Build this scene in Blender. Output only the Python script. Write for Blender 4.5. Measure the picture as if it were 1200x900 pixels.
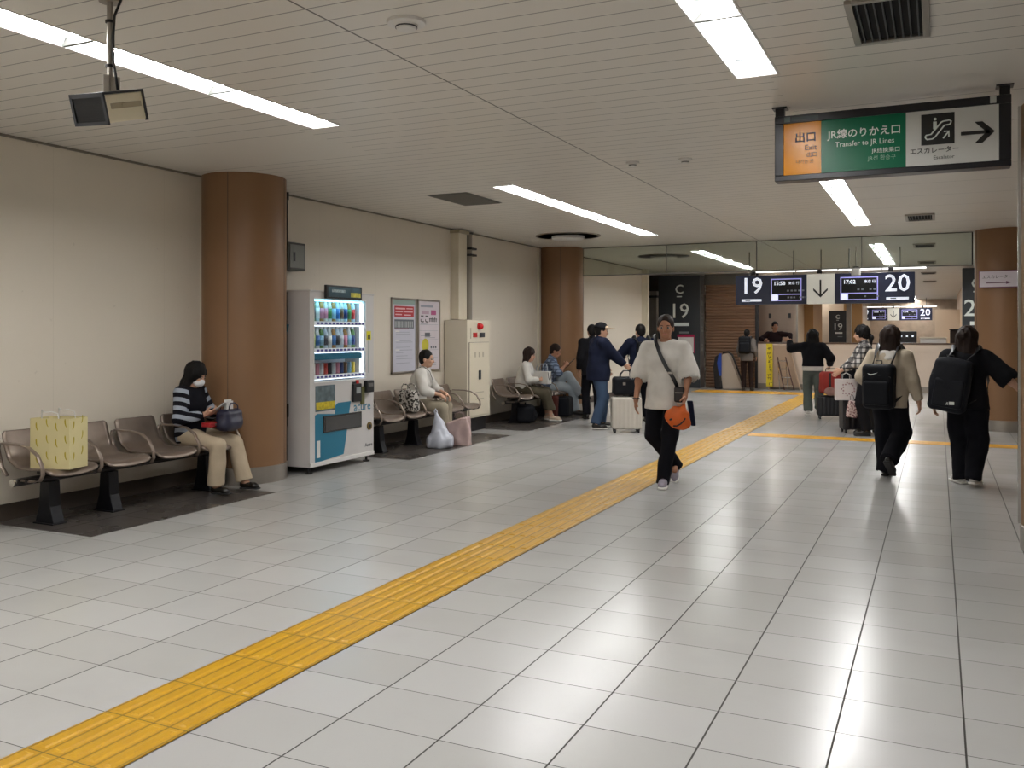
import bpy, math, random
import numpy as np
from mathutils import Vector, Matrix
random.seed(7)
for o in list(bpy.data.objects):
    bpy.data.objects.remove(o)
SC = bpy.context.scene
COL = SC.collection

# ------------------------------------------------------------------ camera, world, exposure
cam_d = bpy.data.cameras.new('camera')
cam_d.sensor_width = 36.0
cam_d.lens = 1058.0 / 1200.0 * 36.0
cam_d.shift_y = -61.0 / 1200.0
cam_d.clip_end = 200
cam = bpy.data.objects.new('camera', cam_d)
COL.objects.link(cam)
cam.location = (0, 0, 1.5)
cam.rotation_euler = (math.pi / 2, 0, math.atan(499.0 / 1058.0))
SC.camera = cam
world = bpy.data.worlds.new('world')
SC.world = world
world.use_nodes = True
world.node_tree.nodes['Background'].inputs[0].default_value = (0.80, 0.82, 0.86, 1)
world.node_tree.nodes['Background'].inputs[1].default_value = 0.25
SC.view_settings.view_transform = 'Standard'
SC.view_settings.look = 'None'
SC.view_settings.exposure = 0.04
SC.view_settings.gamma = 1.0
SC.view_settings.use_curve_mapping = False
LAMP = 60.0          # strength of the fluorescent tubes
LAMP_COL = (1.0, 0.985, 0.972)
H = 3.07             # ceiling height
SC.cycles.max_bounces = 8
SC.cycles.transparent_max_bounces = 12

# ------------------------------------------------------------------ materials
def lin(h):
    h = h.lstrip('#')
    out = []
    for i in (0, 2, 4):
        v = int(h[i:i + 2], 16) / 255.0
        out.append(v / 12.92 if v <= 0.04045 else ((v + 0.055) / 1.055) ** 2.4)
    return (out[0], out[1], out[2], 1.0)

_mats = {}
def mat(name, col, rough=0.6, metal=0.0, bump=0.0, scale=80.0, vary=0.0, coat=0.0, emit=0.0, spec=0.5, vscale=None):
    """principled material with a procedural noise for colour variation and bump"""
    if name in _mats:
        return _mats[name]
    m = bpy.data.materials.new(name)
    m.use_nodes = True
    nt = m.node_tree
    b = nt.nodes['Principled BSDF']
    c = lin(col) if isinstance(col, str) else tuple(col) + (1.0,)
    b.inputs['Base Color'].default_value = c
    b.inputs['Roughness'].default_value = rough
    b.inputs['Metallic'].default_value = metal
    b.inputs['Specular IOR Level'].default_value = spec
    b.inputs['Coat Weight'].default_value = coat
    if emit:
        b.inputs['Emission Color'].default_value = c
        b.inputs['Emission Strength'].default_value = emit
    tc = nt.nodes.new('ShaderNodeTexCoord')
    if vary:
        n = nt.nodes.new('ShaderNodeTexNoise')
        n.inputs['Scale'].default_value = vscale or 3.0
        n.inputs['Detail'].default_value = 4
        nt.links.new(tc.outputs['Object'], n.inputs['Vector'])
        r = nt.nodes.new('ShaderNodeMapRange')
        r.inputs['From Min'].default_value = 0.3
        r.inputs['From Max'].default_value = 0.7
        r.inputs['To Min'].default_value = 1 - vary
        r.inputs['To Max'].default_value = 1 + vary * 0.5
        nt.links.new(n.outputs['Fac'], r.inputs['Value'])
        mx = nt.nodes.new('ShaderNodeMix')
        mx.data_type = 'RGBA'
        mx.blend_type = 'MULTIPLY'
        mx.inputs['Factor'].default_value = 1.0
        mx.inputs[6].default_value = c
        nt.links.new(r.outputs[0], mx.inputs[7])
        nt.links.new(mx.outputs[2], b.inputs['Base Color'])
    if bump:
        n = nt.nodes.new('ShaderNodeTexNoise')
        n.inputs['Scale'].default_value = scale
        n.inputs['Detail'].default_value = 3
        nt.links.new(tc.outputs['Object'], n.inputs['Vector'])
        bp = nt.nodes.new('ShaderNodeBump')
        bp.inputs['Strength'].default_value = bump
        bp.inputs['Distance'].default_value = 0.004
        nt.links.new(n.outputs['Fac'], bp.inputs['Height'])
        nt.links.new(bp.outputs[0], b.inputs['Normal'])
    _mats[name] = m
    return m

def cloth(name, col, rough=0.9, vary=0.12, bump=0.35, scale=60):
    return mat(name, col, rough=rough, vary=vary, bump=bump, scale=scale, spec=0.15, vscale=7)

class NT:
    """tiny node helper"""
    def __init__(s, m):
        s.nt = m.node_tree; s.b = s.nt.nodes['Principled BSDF']
        s.tc = s.nt.nodes.new('ShaderNodeTexCoord')
        s.sep = s.nt.nodes.new('ShaderNodeSeparateXYZ')
        s.nt.links.new(s.tc.outputs['Object'], s.sep.inputs[0])
    def m(s, op, a, b=0.0, c=0.0):
        n = s.nt.nodes.new('ShaderNodeMath'); n.operation = op
        for i, v in enumerate((a, b, c)):
            if isinstance(v, (int, float)): n.inputs[i].default_value = v
            else: s.nt.links.new(v, n.inputs[i])
        return n.outputs[0]
    def line(s, coord, period, offset, width):
        """1 on thin lines repeated along a coordinate"""
        t = s.m('SUBTRACT', coord, offset)
        t = s.m('DIVIDE', t, period)
        t = s.m('FRACT', s.m('ADD', t, 1000.5))
        t = s.m('ABSOLUTE', s.m('SUBTRACT', t, 0.5))
        return s.m('LESS_THAN', t, width * 0.5 / period)
    def mix(s, fac, a, b):
        n = s.nt.nodes.new('ShaderNodeMix'); n.data_type = 'RGBA'
        for sock, v in ((n.inputs[0], fac), (n.inputs[6], a), (n.inputs[7], b)):
            if isinstance(v, (int, float, tuple)): sock.default_value = v
            else: s.nt.links.new(v, sock)
        return n.outputs[2]
    def noise(s, scale, detail=4):
        n = s.nt.nodes.new('ShaderNodeTexNoise'); n.inputs['Scale'].default_value = scale
        n.inputs['Detail'].default_value = detail
        s.nt.links.new(s.tc.outputs['Object'], n.inputs['Vector'])
        return n.outputs['Fac']
    def bump(s, h, dist=0.003, strength=1.0):
        n = s.nt.nodes.new('ShaderNodeBump'); n.inputs['Distance'].default_value = dist
        n.inputs['Strength'].default_value = strength
        s.nt.links.new(h, n.inputs['Height']); s.nt.links.new(n.outputs[0], s.b.inputs['Normal'])
    def link(s, a, name):
        s.nt.links.new(a, s.b.inputs[name])

TX, TY = 0.438, 0.3457          # floor tile size
GX, GY = 0.091, 3.577           # a grout crossing
def floor_material(name, a, b, grout, rough):
    m = mat(name, a, rough=rough, spec=0.36)
    n = NT(m)
    X, Y = n.sep.outputs[0], n.sep.outputs[1]
    lx = n.line(X, TX, GX, 0.0072); ly = n.line(Y, TY, GY, 0.0042)
    g = n.m('MAXIMUM', lx, ly)
    cx = n.m('FLOOR', n.m('DIVIDE', n.m('SUBTRACT', X, GX), TX))
    cy = n.m('FLOOR', n.m('DIVIDE', n.m('SUBTRACT', Y, GY), TY))
    wn = n.nt.nodes.new('ShaderNodeTexWhiteNoise')
    cb = n.nt.nodes.new('ShaderNodeCombineXYZ')
    n.nt.links.new(cx, cb.inputs[0]); n.nt.links.new(cy, cb.inputs[1]); n.nt.links.new(cb.outputs[0], wn.inputs['Vector'])
    col = n.mix(wn.outputs['Value'], lin(a), lin(b))
    dirt = n.m('GREATER_THAN', n.noise(180, 2), 0.70)
    col = n.mix(n.m('MULTIPLY', dirt, 0.25), col, lin('#8c8880'))
    sm = n.nt.nodes.new('ShaderNodeMapRange')
    sm.inputs['From Min'].default_value = 0.52; sm.inputs['From Max'].default_value = 0.75; sm.inputs['To Max'].default_value = 0.22
    n.nt.links.new(n.noise(1.3, 6), sm.inputs['Value'])
    col = n.mix(sm.outputs[0], col, lin('#908e8a'))
    col = n.mix(g, col, lin(grout))
    n.link(col, 'Base Color')
    r = n.m('ADD', n.m('MULTIPLY', n.noise(2.2, 3), 0.10), rough - 0.05)
    r = n.m('ADD', r, n.m('MULTIPLY', g, 0.35))
    n.link(r, 'Roughness')
    tilt = n.m('ADD', n.m('MULTIPLY', n.noise(5, 2), 0.25), n.m('MULTIPLY', g, -1.0))
    n.bump(tilt, 0.0012, 0.5)
    return m
M = {}
M['floor'] = floor_material('white_floor_tile', '#b0afad', '#a8a7a4', '#26221d', 0.235)
M['inlay'] = floor_material('dark_floor_tile', '#4f4a46', '#46413e', '#2e2b29', 0.28)

def yellow_mat(name, axis, off, base):
    m = mat(name, base, rough=0.36)
    n = NT(m)
    c = n.sep.outputs[axis]; o = n.sep.outputs[1 - axis]
    col = n.mix(n.noise(9, 5), lin(base), lin('#b3840c'))
    sc = n.m('GREATER_THAN', n.noise(120, 2), 0.66)
    col = n.mix(n.m('MULTIPLY', sc, 0.35), col, lin('#8d6a12'))
    gl = n.line(c, (TX - 0.108) / 4, GX - TX * 7 + 0.054 + (TX - 0.108) / 8, 0.010)
    col = n.mix(n.m('MULTIPLY', gl, 0.75), col, lin('#6e5208'))
    j = n.line(o, (TY, TX)[axis], (GY, GX)[axis], 0.006)
    col = n.mix(j, col, lin('#6b5410'))
    n.link(col, 'Base Color')
    return m
M['yellow'] = yellow_mat('yellow_tactile', 0, 0, '#c99a10')

m = mat('ceiling_panel', '#b9b3a9', rough=0.42); n = NT(m)
X, Y = n.sep.outputs[0], n.sep.outputs[1]
gr = n.line(Y, 0.1757, 0.03, 0.009)
plain = n.m('MULTIPLY', n.m('GREATER_THAN', X, -0.93), n.m('GREATER_THAN', Y, 5.52))
beam = n.m('MULTIPLY', n.m('GREATER_THAN', Y, 5.58), n.m('LESS_THAN', Y, 6.62))
plain = n.m('MAXIMUM', plain, n.m('MULTIPLY', beam, n.m('LESS_THAN', X, -4.5)))
gr = n.m('MULTIPLY', gr, n.m('SUBTRACT', 1.0, plain))
joint = n.m('MAXIMUM', n.line(X, 40.0, -2.78, 0.012), n.m('MULTIPLY', plain, n.line(Y, 0.95, 5.72, 0.007)))
gj = n.m('MAXIMUM', n.m('MULTIPLY', gr, 0.75), joint)
n.link(n.mix(gj, lin('#dfdad1'), lin('#5d5852')), 'Base Color')
rr = n.m('ADD', 0.28, n.m('MULTIPLY', n.noise(1.2), 0.2)); n.link(rr, 'Roughness')
n.bump(n.m('MULTIPLY', n.m('MAXIMUM', gr, joint), -1.0), 0.006, 0.8)
M['ceil'] = m

m = mat('cream_wall_panel', '#c9c0b0', rough=0.45); n = NT(m)
Y, Z = n.sep.outputs[1], n.sep.outputs[2]
j = n.line(Y, 1.2, 0.4, 0.006)
wall_c = n.mix(n.noise(0.8, 5), lin('#ded5c6'), lin('#d3cabb'))
st = n.m('GREATER_THAN', n.noise(14, 6), 0.72)
wall_c = n.mix(n.m('MULTIPLY', st, 0.18), wall_c, lin('#9a9083'))
n.link(n.mix(n.m('MULTIPLY', j, 0.10), wall_c, lin('#7d7568')), 'Base Color')
M['wall'] = m
M['base'] = mat('dark_baseboard', '#4a4038', 0.5, vary=0.2, vscale=2)
m = mat('brown_pillar', '#8d6c4b', rough=0.42, spec=0.4); n = NT(m)
n.link(n.mix(n.noise(1.1, 6), lin('#926f50'), lin('#836245')), 'Base Color'); M['pillar'] = m
M['steel'] = mat('brushed_steel', '#a9a39b', 0.35, 0.85, vary=0.1, vscale=5)
M['chrome'] = mat('chrome', '#c9c7c4', 0.18, 1.0)
M['black'] = mat('black_metal', '#17161a', 0.5, vary=0.1)
M['blackp'] = mat('black_plastic', '#121316', 0.45, bump=0.1)
M['white'] = mat('white_paint', '#dcdad6', 0.4, vary=0.04)
M['offwhite'] = mat('offwhite_enamel', '#d6cdb9', 0.45, vary=0.05)
M['grey'] = mat('grey_metal', '#6e6d6a', 0.5, 0.3, vary=0.1)
M['dgrey'] = mat('dark_grey', '#34363a', 0.5, vary=0.1)
M['red'] = mat('red_plastic', '#c0211f', 0.4)
M['pitch'] = mat('pitch_black', '#050505', 0.9)
M['seat'] = mat('bronze_grey_seat', '#8b7d72', 0.32, 0.55, vary=0.12, vscale=9)
M['leg'] = mat('black_bench_leg', '#15161c', 0.35, 0.3)
M['beam'] = mat('dark_bench_beam', '#2b2725', 0.45, 0.3)
M['reflector'] = mat('lamp_reflector', '#8f9494', 0.4)

def emitter(name, col, s):
    m = bpy.data.materials.new(name); m.use_nodes = True
    b = m.node_tree.nodes['Principled BSDF']
    b.inputs['Base Color'].default_value = tuple(col) + (1,)
    b.inputs['Emission Color'].default_value = tuple(col) + (1,)
    b.inputs['Emission Strength'].default_value = s
    return m
M['tube'] = emitter('fluorescent_tube', LAMP_COL, LAMP)
M['tube_far'] = emitter('slim_tube', LAMP_COL, 2.5)
def glass(name, tint, gloss=0.12, rough=0.02, dens=1.0):
    m = bpy.data.materials.new(name); m.use_nodes = True
    nt = m.node_tree; nt.nodes.clear()
    out = nt.nodes.new('ShaderNodeOutputMaterial')
    t = nt.nodes.new('ShaderNodeBsdfTransparent'); t.inputs[0].default_value = lin(tint)
    g = nt.nodes.new('ShaderNodeBsdfGlossy'); g.inputs['Roughness'].default_value = rough
    mx = nt.nodes.new('ShaderNodeMixShader'); mx.inputs[0].default_value = gloss
    nt.links.new(t.outputs[0], mx.inputs[1]); nt.links.new(g.outputs[0], mx.inputs[2]); nt.links.new(mx.outputs[0], out.inputs[0])
    return m
M['barrier'] = glass('smoke_barrier_glass', '#e2e6e0', 0.07, 0.05)
M['pane'] = glass('clear_pane', '#f4f6f6', 0.04, 0.02)

# ------------------------------------------------------------------ scene graph helpers
def thing(name, label, cat, loc=(0, 0, 0), rotz=0.0, group=None, rot=None):
    o = bpy.data.objects.new(name, None); COL.objects.link(o)
    o.empty_display_size = 0.1
    o.location = loc
    o.rotation_euler = rot if rot else (0, 0, rotz)
    o['label'] = label; o['category'] = cat
    if group: o['group'] = group
    return o
def tag(o, label, cat, group=None, kind=None):
    o['label'] = label; o['category'] = cat
    if group: o['group'] = group
    if kind: o['kind'] = kind
    return o
def structure(o, label=None):
    o['kind'] = 'structure'
    if label: o['label'] = label
    return o
def mat_of(o):
    m = Matrix.LocRotScale(o.location, o.rotation_euler, o.scale)
    return mat_of(o.parent) @ m if o.parent else m

class MB:
    """collects shapes into one mesh"""
    def __init__(s): s.v = []; s.f = []; s.fm = []; s.cur = 0
    def add(s, vs, fs, M4=None):
        o = len(s.v)
        for p in vs:
            p = Vector(p)
            s.v.append(tuple(M4 @ p) if M4 is not None else tuple(p))
        for f in fs: s.f.append([i + o for i in f]); s.fm.append(s.cur)
        return s
    def box(s, x0, x1, y0, y1, z0, z1, M4=None):
        vs = [(x, y, z) for x in (x0, x1) for y in (y0, y1) for z in (z0, z1)]
        return s.add(vs, [(0, 1, 3, 2), (4, 6, 7, 5), (0, 4, 5, 1), (2, 3, 7, 6), (0, 2, 6, 4), (1, 5, 7, 3)], M4)
    def rbox(s, x0, x1, y0, y1, z0, z1, r, n=3, M4=None):
        """box with rounded vertical edges"""
        vs = []; N = 0
        pts = []
        for cx, cy, a0 in ((x1 - r, y1 - r, 0), (x0 + r, y1 - r, 90), (x0 + r, y0 + r, 180), (x1 - r, y0 + r, 270)):
            for i in range(n + 1):
                a = math.radians(a0 + 90 * i / n); pts.append((cx + r * math.cos(a), cy + r * math.sin(a)))
        return s.prism(pts, z0, z1, 'z', M4)
    def prism(s, pts, a, b, axis='z', M4=None):
        n = len(pts); vs = []
        for t in (a, b):
            for p in pts:
                if axis == 'z': vs.append((p[0], p[1], t))
                elif axis == 'y': vs.append((p[0], t, p[1]))
                else: vs.append((t, p[0], p[1]))
        fs = [list(range(n))[::-1], list(range(n, 2 * n))]
        for i in range(n): j = (i + 1) % n; fs.append((i, j, n + j, n + i))
        return s.add(vs, fs, M4)
    def cyl(s, a, b, r, r2=None, n=16, M4=None):
        a = Vector(a); b = Vector(b); r2 = r if r2 is None else r2
        d = (b - a).normalized()
        u = d.orthogonal().normalized(); w = d.cross(u)
        vs = []
        for c, rr in ((a, r), (b, r2)):
            for i in range(n):
                t = 2 * math.pi * i / n; vs.append(c + u * (rr * math.cos(t)) + w * (rr * math.sin(t)))
        fs = [list(range(n))[::-1], list(range(n, 2 * n))]
        for i in range(n): j = (i + 1) % n; fs.append((i, j, n + j, n + i))
        return s.add(vs, fs, M4)
    def tube(s, pts, r, n=8, closed=False, M4=None, flat=None):
        """swept tube; flat=(normal, half_width) gives a ribbon-like oval"""
        P = [Vector(p) for p in pts]; N = len(P); vs = []
        prev = None
        for i, p in enumerate(P):
            if closed: d = (P[(i + 1) % N] - P[i - 1]).normalized()
            else: d = (P[min(i + 1, N - 1)] - P[max(i - 1, 0)]).normalized()
            if flat is not None:
                w = Vector(flat[0]); w = (w - d * w.dot(d)).normalized(); u = d.cross(w).normalized()
            else:
                u = (prev - d * prev.dot(d)).normalized() if prev is not None and (prev - d * prev.dot(d)).length > 1e-4 else d.orthogonal().normalized()
                w = d.cross(u)
            prev = u
            ru = flat[1] if flat is not None else r
            for k in range(n):
                t = 2 * math.pi * k / n; vs.append(p + u * (ru * math.cos(t)) + w * (r * math.sin(t)))
        fs = []
        for i in range(N if closed else N - 1):
            j = (i + 1) % N
            for k in range(n):
                l = (k + 1) % n; fs.append((i * n + k, i * n + l, j * n + l, j * n + k))
        if not closed: fs.append(list(range(n))[::-1]); fs.append([(N - 1) * n + k for k in range(n)])
        return s.add(vs, fs, M4)
    def lathe(s, prof, c=(0, 0, 0), n=20, M4=None):
        vs = []; N = len(prof)
        for r, z in prof:
            for k in range(n):
                t = 2 * math.pi * k / n; vs.append((c[0] + r * math.cos(t), c[1] + r * math.sin(t), c[2] + z))
        fs = []
        for i in range(N - 1):
            for k in range(n):
                l = (k + 1) % n; fs.append((i * n + k, i * n + l, (i + 1) * n + l, (i + 1) * n + k))
        fs.append(list(range(n))[::-1]); fs.append([(N - 1) * n + k for k in range(n)])
        return s.add(vs, fs, M4)
    def grid(s, fn, nu, nv, M4=None):
        vs = [fn(i / nu, j / nv) for i in range(nu + 1) for j in range(nv + 1)]
        fs = [(i * (nv + 1) + j, (i + 1) * (nv + 1) + j, (i + 1) * (nv + 1) + j + 1, i * (nv + 1) + j + 1) for i in range(nu) for j in range(nv)]
        return s.add(vs, fs, M4)
    def build(s, name, m, parent=None, world=True, smooth=False, bevel=0.0, auto=None, thick=0.0, subsurf=0):
        me = bpy.data.meshes.new(name)
        vs = s.v
        if parent is not None and world:
            inv = mat_of(parent).inverted(); vs = [tuple(inv @ Vector(p)) for p in s.v]
        me.from_pydata([tuple(v) for v in vs], [], s.f)
        ms = m if isinstance(m, (list, tuple)) else [m]
        for x in ms: me.materials.append(x)
        if len(ms) > 1: me.polygons.foreach_set('material_index', s.fm)
        o = bpy.data.objects.new(name, me); COL.objects.link(o)
        if parent is not None: o.parent = parent
        if smooth or auto is not None:
            me.polygons.foreach_set('use_smooth', [True] * len(me.polygons))
            if auto is not None: me.set_sharp_from_angle(angle=math.radians(auto))
        if thick:
            d = o.modifiers.new('thick', 'SOLIDIFY'); d.thickness = thick; d.offset = 0
        if bevel:
            d = o.modifiers.new('bevel', 'BEVEL'); d.width = bevel; d.segments = 2; d.limit_method = 'ANGLE'
            d.harden_normals = False
        if subsurf:
            d = o.modifiers.new('sub', 'SUBSURF'); d.levels = subsurf; d.render_levels = subsurf
        return o

def text(body, size, m, parent, loc, face='-y', name='lettering', align='CENTER', ext=0.001, bold=0.0, sx=1.0, local=False):
    """solid lettering; face tells which way it reads: '-y' seen from -Y, '+x' seen from +X, '-x' seen from -X"""
    c = bpy.data.curves.new(name, 'FONT')
    c.body = body; c.size = size; c.extrude = ext; c.align_x = align; c.align_y = 'CENTER'; c.offset = bold
    c.resolution_u = 2
    c.materials.append(m)
    o = bpy.data.objects.new(name, c); COL.objects.link(o)
    R = {'-y': Matrix.Rotation(math.pi / 2, 4, 'X'), '+x': Matrix.Rotation(math.pi / 2, 4, 'Z') @ Matrix.Rotation(math.pi / 2, 4, 'X'),
         '-x': Matrix.Rotation(-math.pi / 2, 4, 'Z') @ Matrix.Rotation(math.pi / 2, 4, 'X')}[face]
    W = Matrix.Translation(loc) @ R @ Matrix.Diagonal((sx, 1, 1, 1))
    if parent is not None:
        o.parent = parent
        if not local: W = mat_of(parent).inverted() @ W
    o.matrix_basis = W
    return o

def copy_tree(o, parent=None):
    c = o.copy(); COL.objects.link(c)
    if parent is not None: c.parent = parent
    for ch in [x for x in bpy.data.objects if x.parent == o]: copy_tree(ch, c)
    return c
# ------------------------------------------------------------------ measured sight lines (eye at 1.5 m) -> real points
CS, CC = math.sin(math.atan(499 / 1058)), math.cos(math.atan(499 / 1058))
def pX(x, y, X):
    t = (x - 600) / 1058; d = X / (t * CC - CS)
    return (X, d * t * CS + d * CC, 1.5 - (y - 389) * d / 1058)
def pY(x, y, Y):
    t = (x - 600) / 1058; d = Y / (t * CS + CC)
    return (d * t * CC - d * CS, Y, 1.5 - (y - 389) * d / 1058)

# ------------------------------------------------------------------ room shell
YB, YF, XL, XR = -7.0, 60.0, -6.7, 6.0
structure(MB().box(-9.0, XR, YB, YF, -0.1, 0.0).build('floor', M['floor']))
# ceiling with openings for the recessed lights
ROWS = [-4.23, -1.0, 2.23]  # third row is unseen, added to brighten the far wall and right side
RUNS = [(-8.6 + 5.54 - 0.02 + k * 8.6 - 2.48 + 0.05) for k in range(8)]
RUNS = [0.01 + 8.6 * (k - 1) + 0.13 for k in range(7)]      # run starts: ... 0.14, 8.74, 17.34 ...
RUNLEN = 5.5
holes = [(x - 0.12, x + 0.12, y, y + RUNLEN) for x in ROWS for y in RUNS if y + RUNLEN < YF]
holes = [h for h in holes if not (h[0] > 1 and (h[2] > 24 or h[2] < 16)) and h[2] > -8.9]
xs = sorted(set([-9.0, XR] + [h[0] for h in holes] + [h[1] for h in holes]))
ys = sorted(set([YB, YF] + [h[2] for h in holes] + [h[3] for h in holes]))
ys = [y for y in ys if YB <= y <= YF]
mb = MB()
for i in range(len(xs) - 1):
    for j in range(len(ys) - 1):
        cx, cy = (xs[i] + xs[i + 1]) / 2, (ys[j] + ys[j + 1]) / 2
        if any(h[0] < cx < h[1] and h[2] < cy < h[3] for h in holes): continue
        mb.box(xs[i], xs[i + 1], ys[j], ys[j + 1], H, H + 0.012)
mb.box(-9.0, XR, YB, YF, H + 0.2, H + 0.3)
structure(mb.build('ceiling', M['ceil']))
structure(MB().box(-6.85, XL, YB, 21.8, 0, H + 0.2).build('wall_left', M['wall']))
structure(MB().box(XR, XR + 0.1, YB, YF, 0, H + 0.2).build('wall_right', M['wall']))
structure(MB().box(-9, XR, YB - 0.1, YB, 0, H + 0.2).build('wall_back', M['wall']))
structure(MB().box(-9, XR, YF, YF + 0.1, 0, H + 0.2).build('wall_front', mat('far_end_wall', '#9a8c7a', 0.5, vary=0.1)))
structure(MB().box(-9.1, -9, YB, YF, 0, H + 0.2).build('wall_outer', M['wall']))
structure(MB().box(XL, XL + 0.012, YB, 21.8, 0, 0.135).build('baseboard_left', M['base'], bevel=0.003))
structure(MB().box(XL, XL + 0.015, YB, 21.8, H - 0.02, H - 0.001).build('trim_1', mat('ceiling_edge_trim', '#7c756a', 0.5)))
# joint strips where the wall meets the round pillars
structure(MB().box(XL, XL + 0.03, 6.865, 6.895, 0.135, H - 0.02).build('trim_2', M['offwhite']))
structure(MB().box(XL, XL + 0.03, 15.30, 15.33, 0.135, H - 0.02).build('trim_3', M['offwhite']))
# dark granite inlays under the benches
for k, (a, b) in enumerate(((4.66, 6.69), (9.05, 11.85), (12.45, 15.10))):
    structure(MB().box(XL + 0.012, -5.60, a, b, 0.0, 0.0012).build('trim_%d' % (4 + k), M['inlay']))
# tactile paving
mb = MB(); x0, x1 = GX - TX * 7 + 0.004, GX - TX * 6 - 0.004
mb.box(x0, x1, YB, 22.4, 0, 0.0035)
y = GY - TY * 30
while y < 22.2:
    for k in range(5):
        c = x0 + 0.050 + k * (x1 - x0 - 0.10) / 4
        mb.add([(c - 0.024, y + 0.02, 0.0035), (c + 0.024, y + 0.02, 0.0035), (c + 0.024, y + TY - 0.02, 0.0035), (c - 0.024, y + TY - 0.02, 0.0035),
                (c - 0.014, y + 0.03, 0.0085), (c + 0.014, y + 0.03, 0.0085), (c + 0.014, y + TY - 0.03, 0.0085), (c - 0.014, y + TY - 0.03, 0.0085)],
               [(4, 5, 6, 7), (0, 1, 5, 4), (1, 2, 6, 5), (2, 3, 7, 6), (3, 0, 4, 7)])
    y += TY
structure(mb.build('trim_7', M['yellow']), 'yellow ribbed tactile paving strip running down the hall')
YEL2 = mat('orange_yellow_floor_line', '#e0a21c', 0.35, vary=0.12, vscale=5)
structure(MB().box(-2.50, XR, 13.26, 13.62, 0, 0.003).build('trim_8', YEL2), 'yellow line across the white floor')
mb = MB(); mb.box(-5.6, -2.0, 22.4, 23.3, 0, 0.003)
structure(mb.build('trim_9', YEL2), 'yellow tactile paving in front of the far wall')

# round brown pillars with steel feet
for k, (x, y) in enumerate(((-6.43, 7.2), (-6.43, 15.8), (0.945, 7.2), (0.935, 15.8))):
    c = MB().lathe([(0.42, 0.165), (0.42, H)], (x, y, 0), 64).build('round_pillar', M['pillar'], auto=40)
    c['label'] = ['brown round pillar between the near bench and the vending machine', 'brown round pillar at the far end of the last bench',
                  'brown round pillar at the right edge of the hall', 'brown round pillar carrying the small white arrow sign'][k]
    structure(c)
    f = MB().lathe([(0.428, 0.0), (0.428, 0.16), (0.42, 0.166)], (x, y, 0), 64).build('steel_foot', M['steel'], auto=40, parent=c)
    if k == 2:
        MB().box(x - 0.44, x - 0.425, y - 0.02, y + 0.02, 0.17, H).build('corner_strip', M['chrome'], parent=c)
    s = MB()
    for a in (200, 290, 20): s.box(x + 0.4202 * math.cos(math.radians(a)) - 0.002, x + 0.4202 * math.cos(math.radians(a)) + 0.002, y + 0.4202 * math.sin(math.radians(a)) - 0.002, y + 0.4202 * math.sin(math.radians(a)) + 0.002, 0.17, H)
    s.build('panel_joint', M['base'], parent=c)

# ------------------------------------------------------------------ recessed fluorescent lights
n_l = 0
names_row = {0: 'row over the benches', 1: 'row over the middle of the hall', 2: 'added unseen row beyond the right pillars'}
names_run = ['behind the viewer', 'nearest stretch', 'middle stretch before the glass barrier', 'stretch beyond the glass barrier', 'stretch past the far low wall', 'second stretch past the far low wall', 'last stretch']
proto_light = None
for r, x in enumerate(ROWS):
    for k, y in enumerate(RUNS):
        if not any(abs(h[0] - (x - 0.12)) < 1e-6 and abs(h[2] - y) < 1e-6 for h in holes): continue
        lab = 'recessed light, %s, %s' % (names_run[k], names_row[r])
        if proto_light is None:
            t = thing('ceiling_light', lab, 'ceiling light', (x, y, H), group='recessed ceiling lights')
            a, b = -0.12, 0.12
            mb = MB()
            L = RUNLEN
            mb.box(a, a + 0.003, 0, L, 0, 0.09); mb.box(b - 0.003, b, 0, L, 0, 0.09)
            mb.box(a, b, 0, L, 0.09, 0.095); mb.box(a, b, 0, 0.003, 0, 0.09); mb.box(a, b, L - 0.003, L, 0, 0.09)
            mb.build('reflector', M['reflector'], t, world=False)
            mb = MB()
            mb.box(a - 0.012, a, -0.012, L + 0.012, -0.004, 0.002); mb.box(b, b + 0.012, -0.012, L + 0.012, -0.004, 0.002)
            mb.box(a, b, -0.012, 0, -0.004, 0.002); mb.box(a, b, L, L + 0.012, -0.004, 0.002)
            mb.build('frame', M['white'], t, world=False)
            for i in range(5):
                y0 = i * L / 5
                if i: MB().box(a, b, y0 - 0.012, y0 + 0.012, -0.002, 0.05).build('divider', M['grey'], t, world=False)
                m2 = MB()
                prof = [(0.046 * math.cos(q), 0.045 - 0.022 * math.sin(q)) for q in (0, math.pi / 4, math.pi / 2, 3 * math.pi / 4, math.pi)]
                m2.prism(prof, y0 + 0.03, y0 + L / 5 - 0.03, 'y')
                m2.build('tube', M['tube'], t, world=False)
                if r >= 0:
                    for yy, s in ((y0 + 0.008, 1), (y0 + L / 5 - 0.008, -1)):
                        for sx in (-1, 1):
                            w = MB().add([(sx * 0.118, yy, 0.001), (sx * 0.118, yy + s * 0.14, 0.06), (sx * 0.04, yy + s * 0.02, 0.085)], [(0, 1, 2)])
                            w.build('end_reflector', M['reflector'], t, world=False)
            proto_light = t
        else:
            t = copy_tree(proto_light); t.location = (x, y, H); t['label'] = lab

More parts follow.
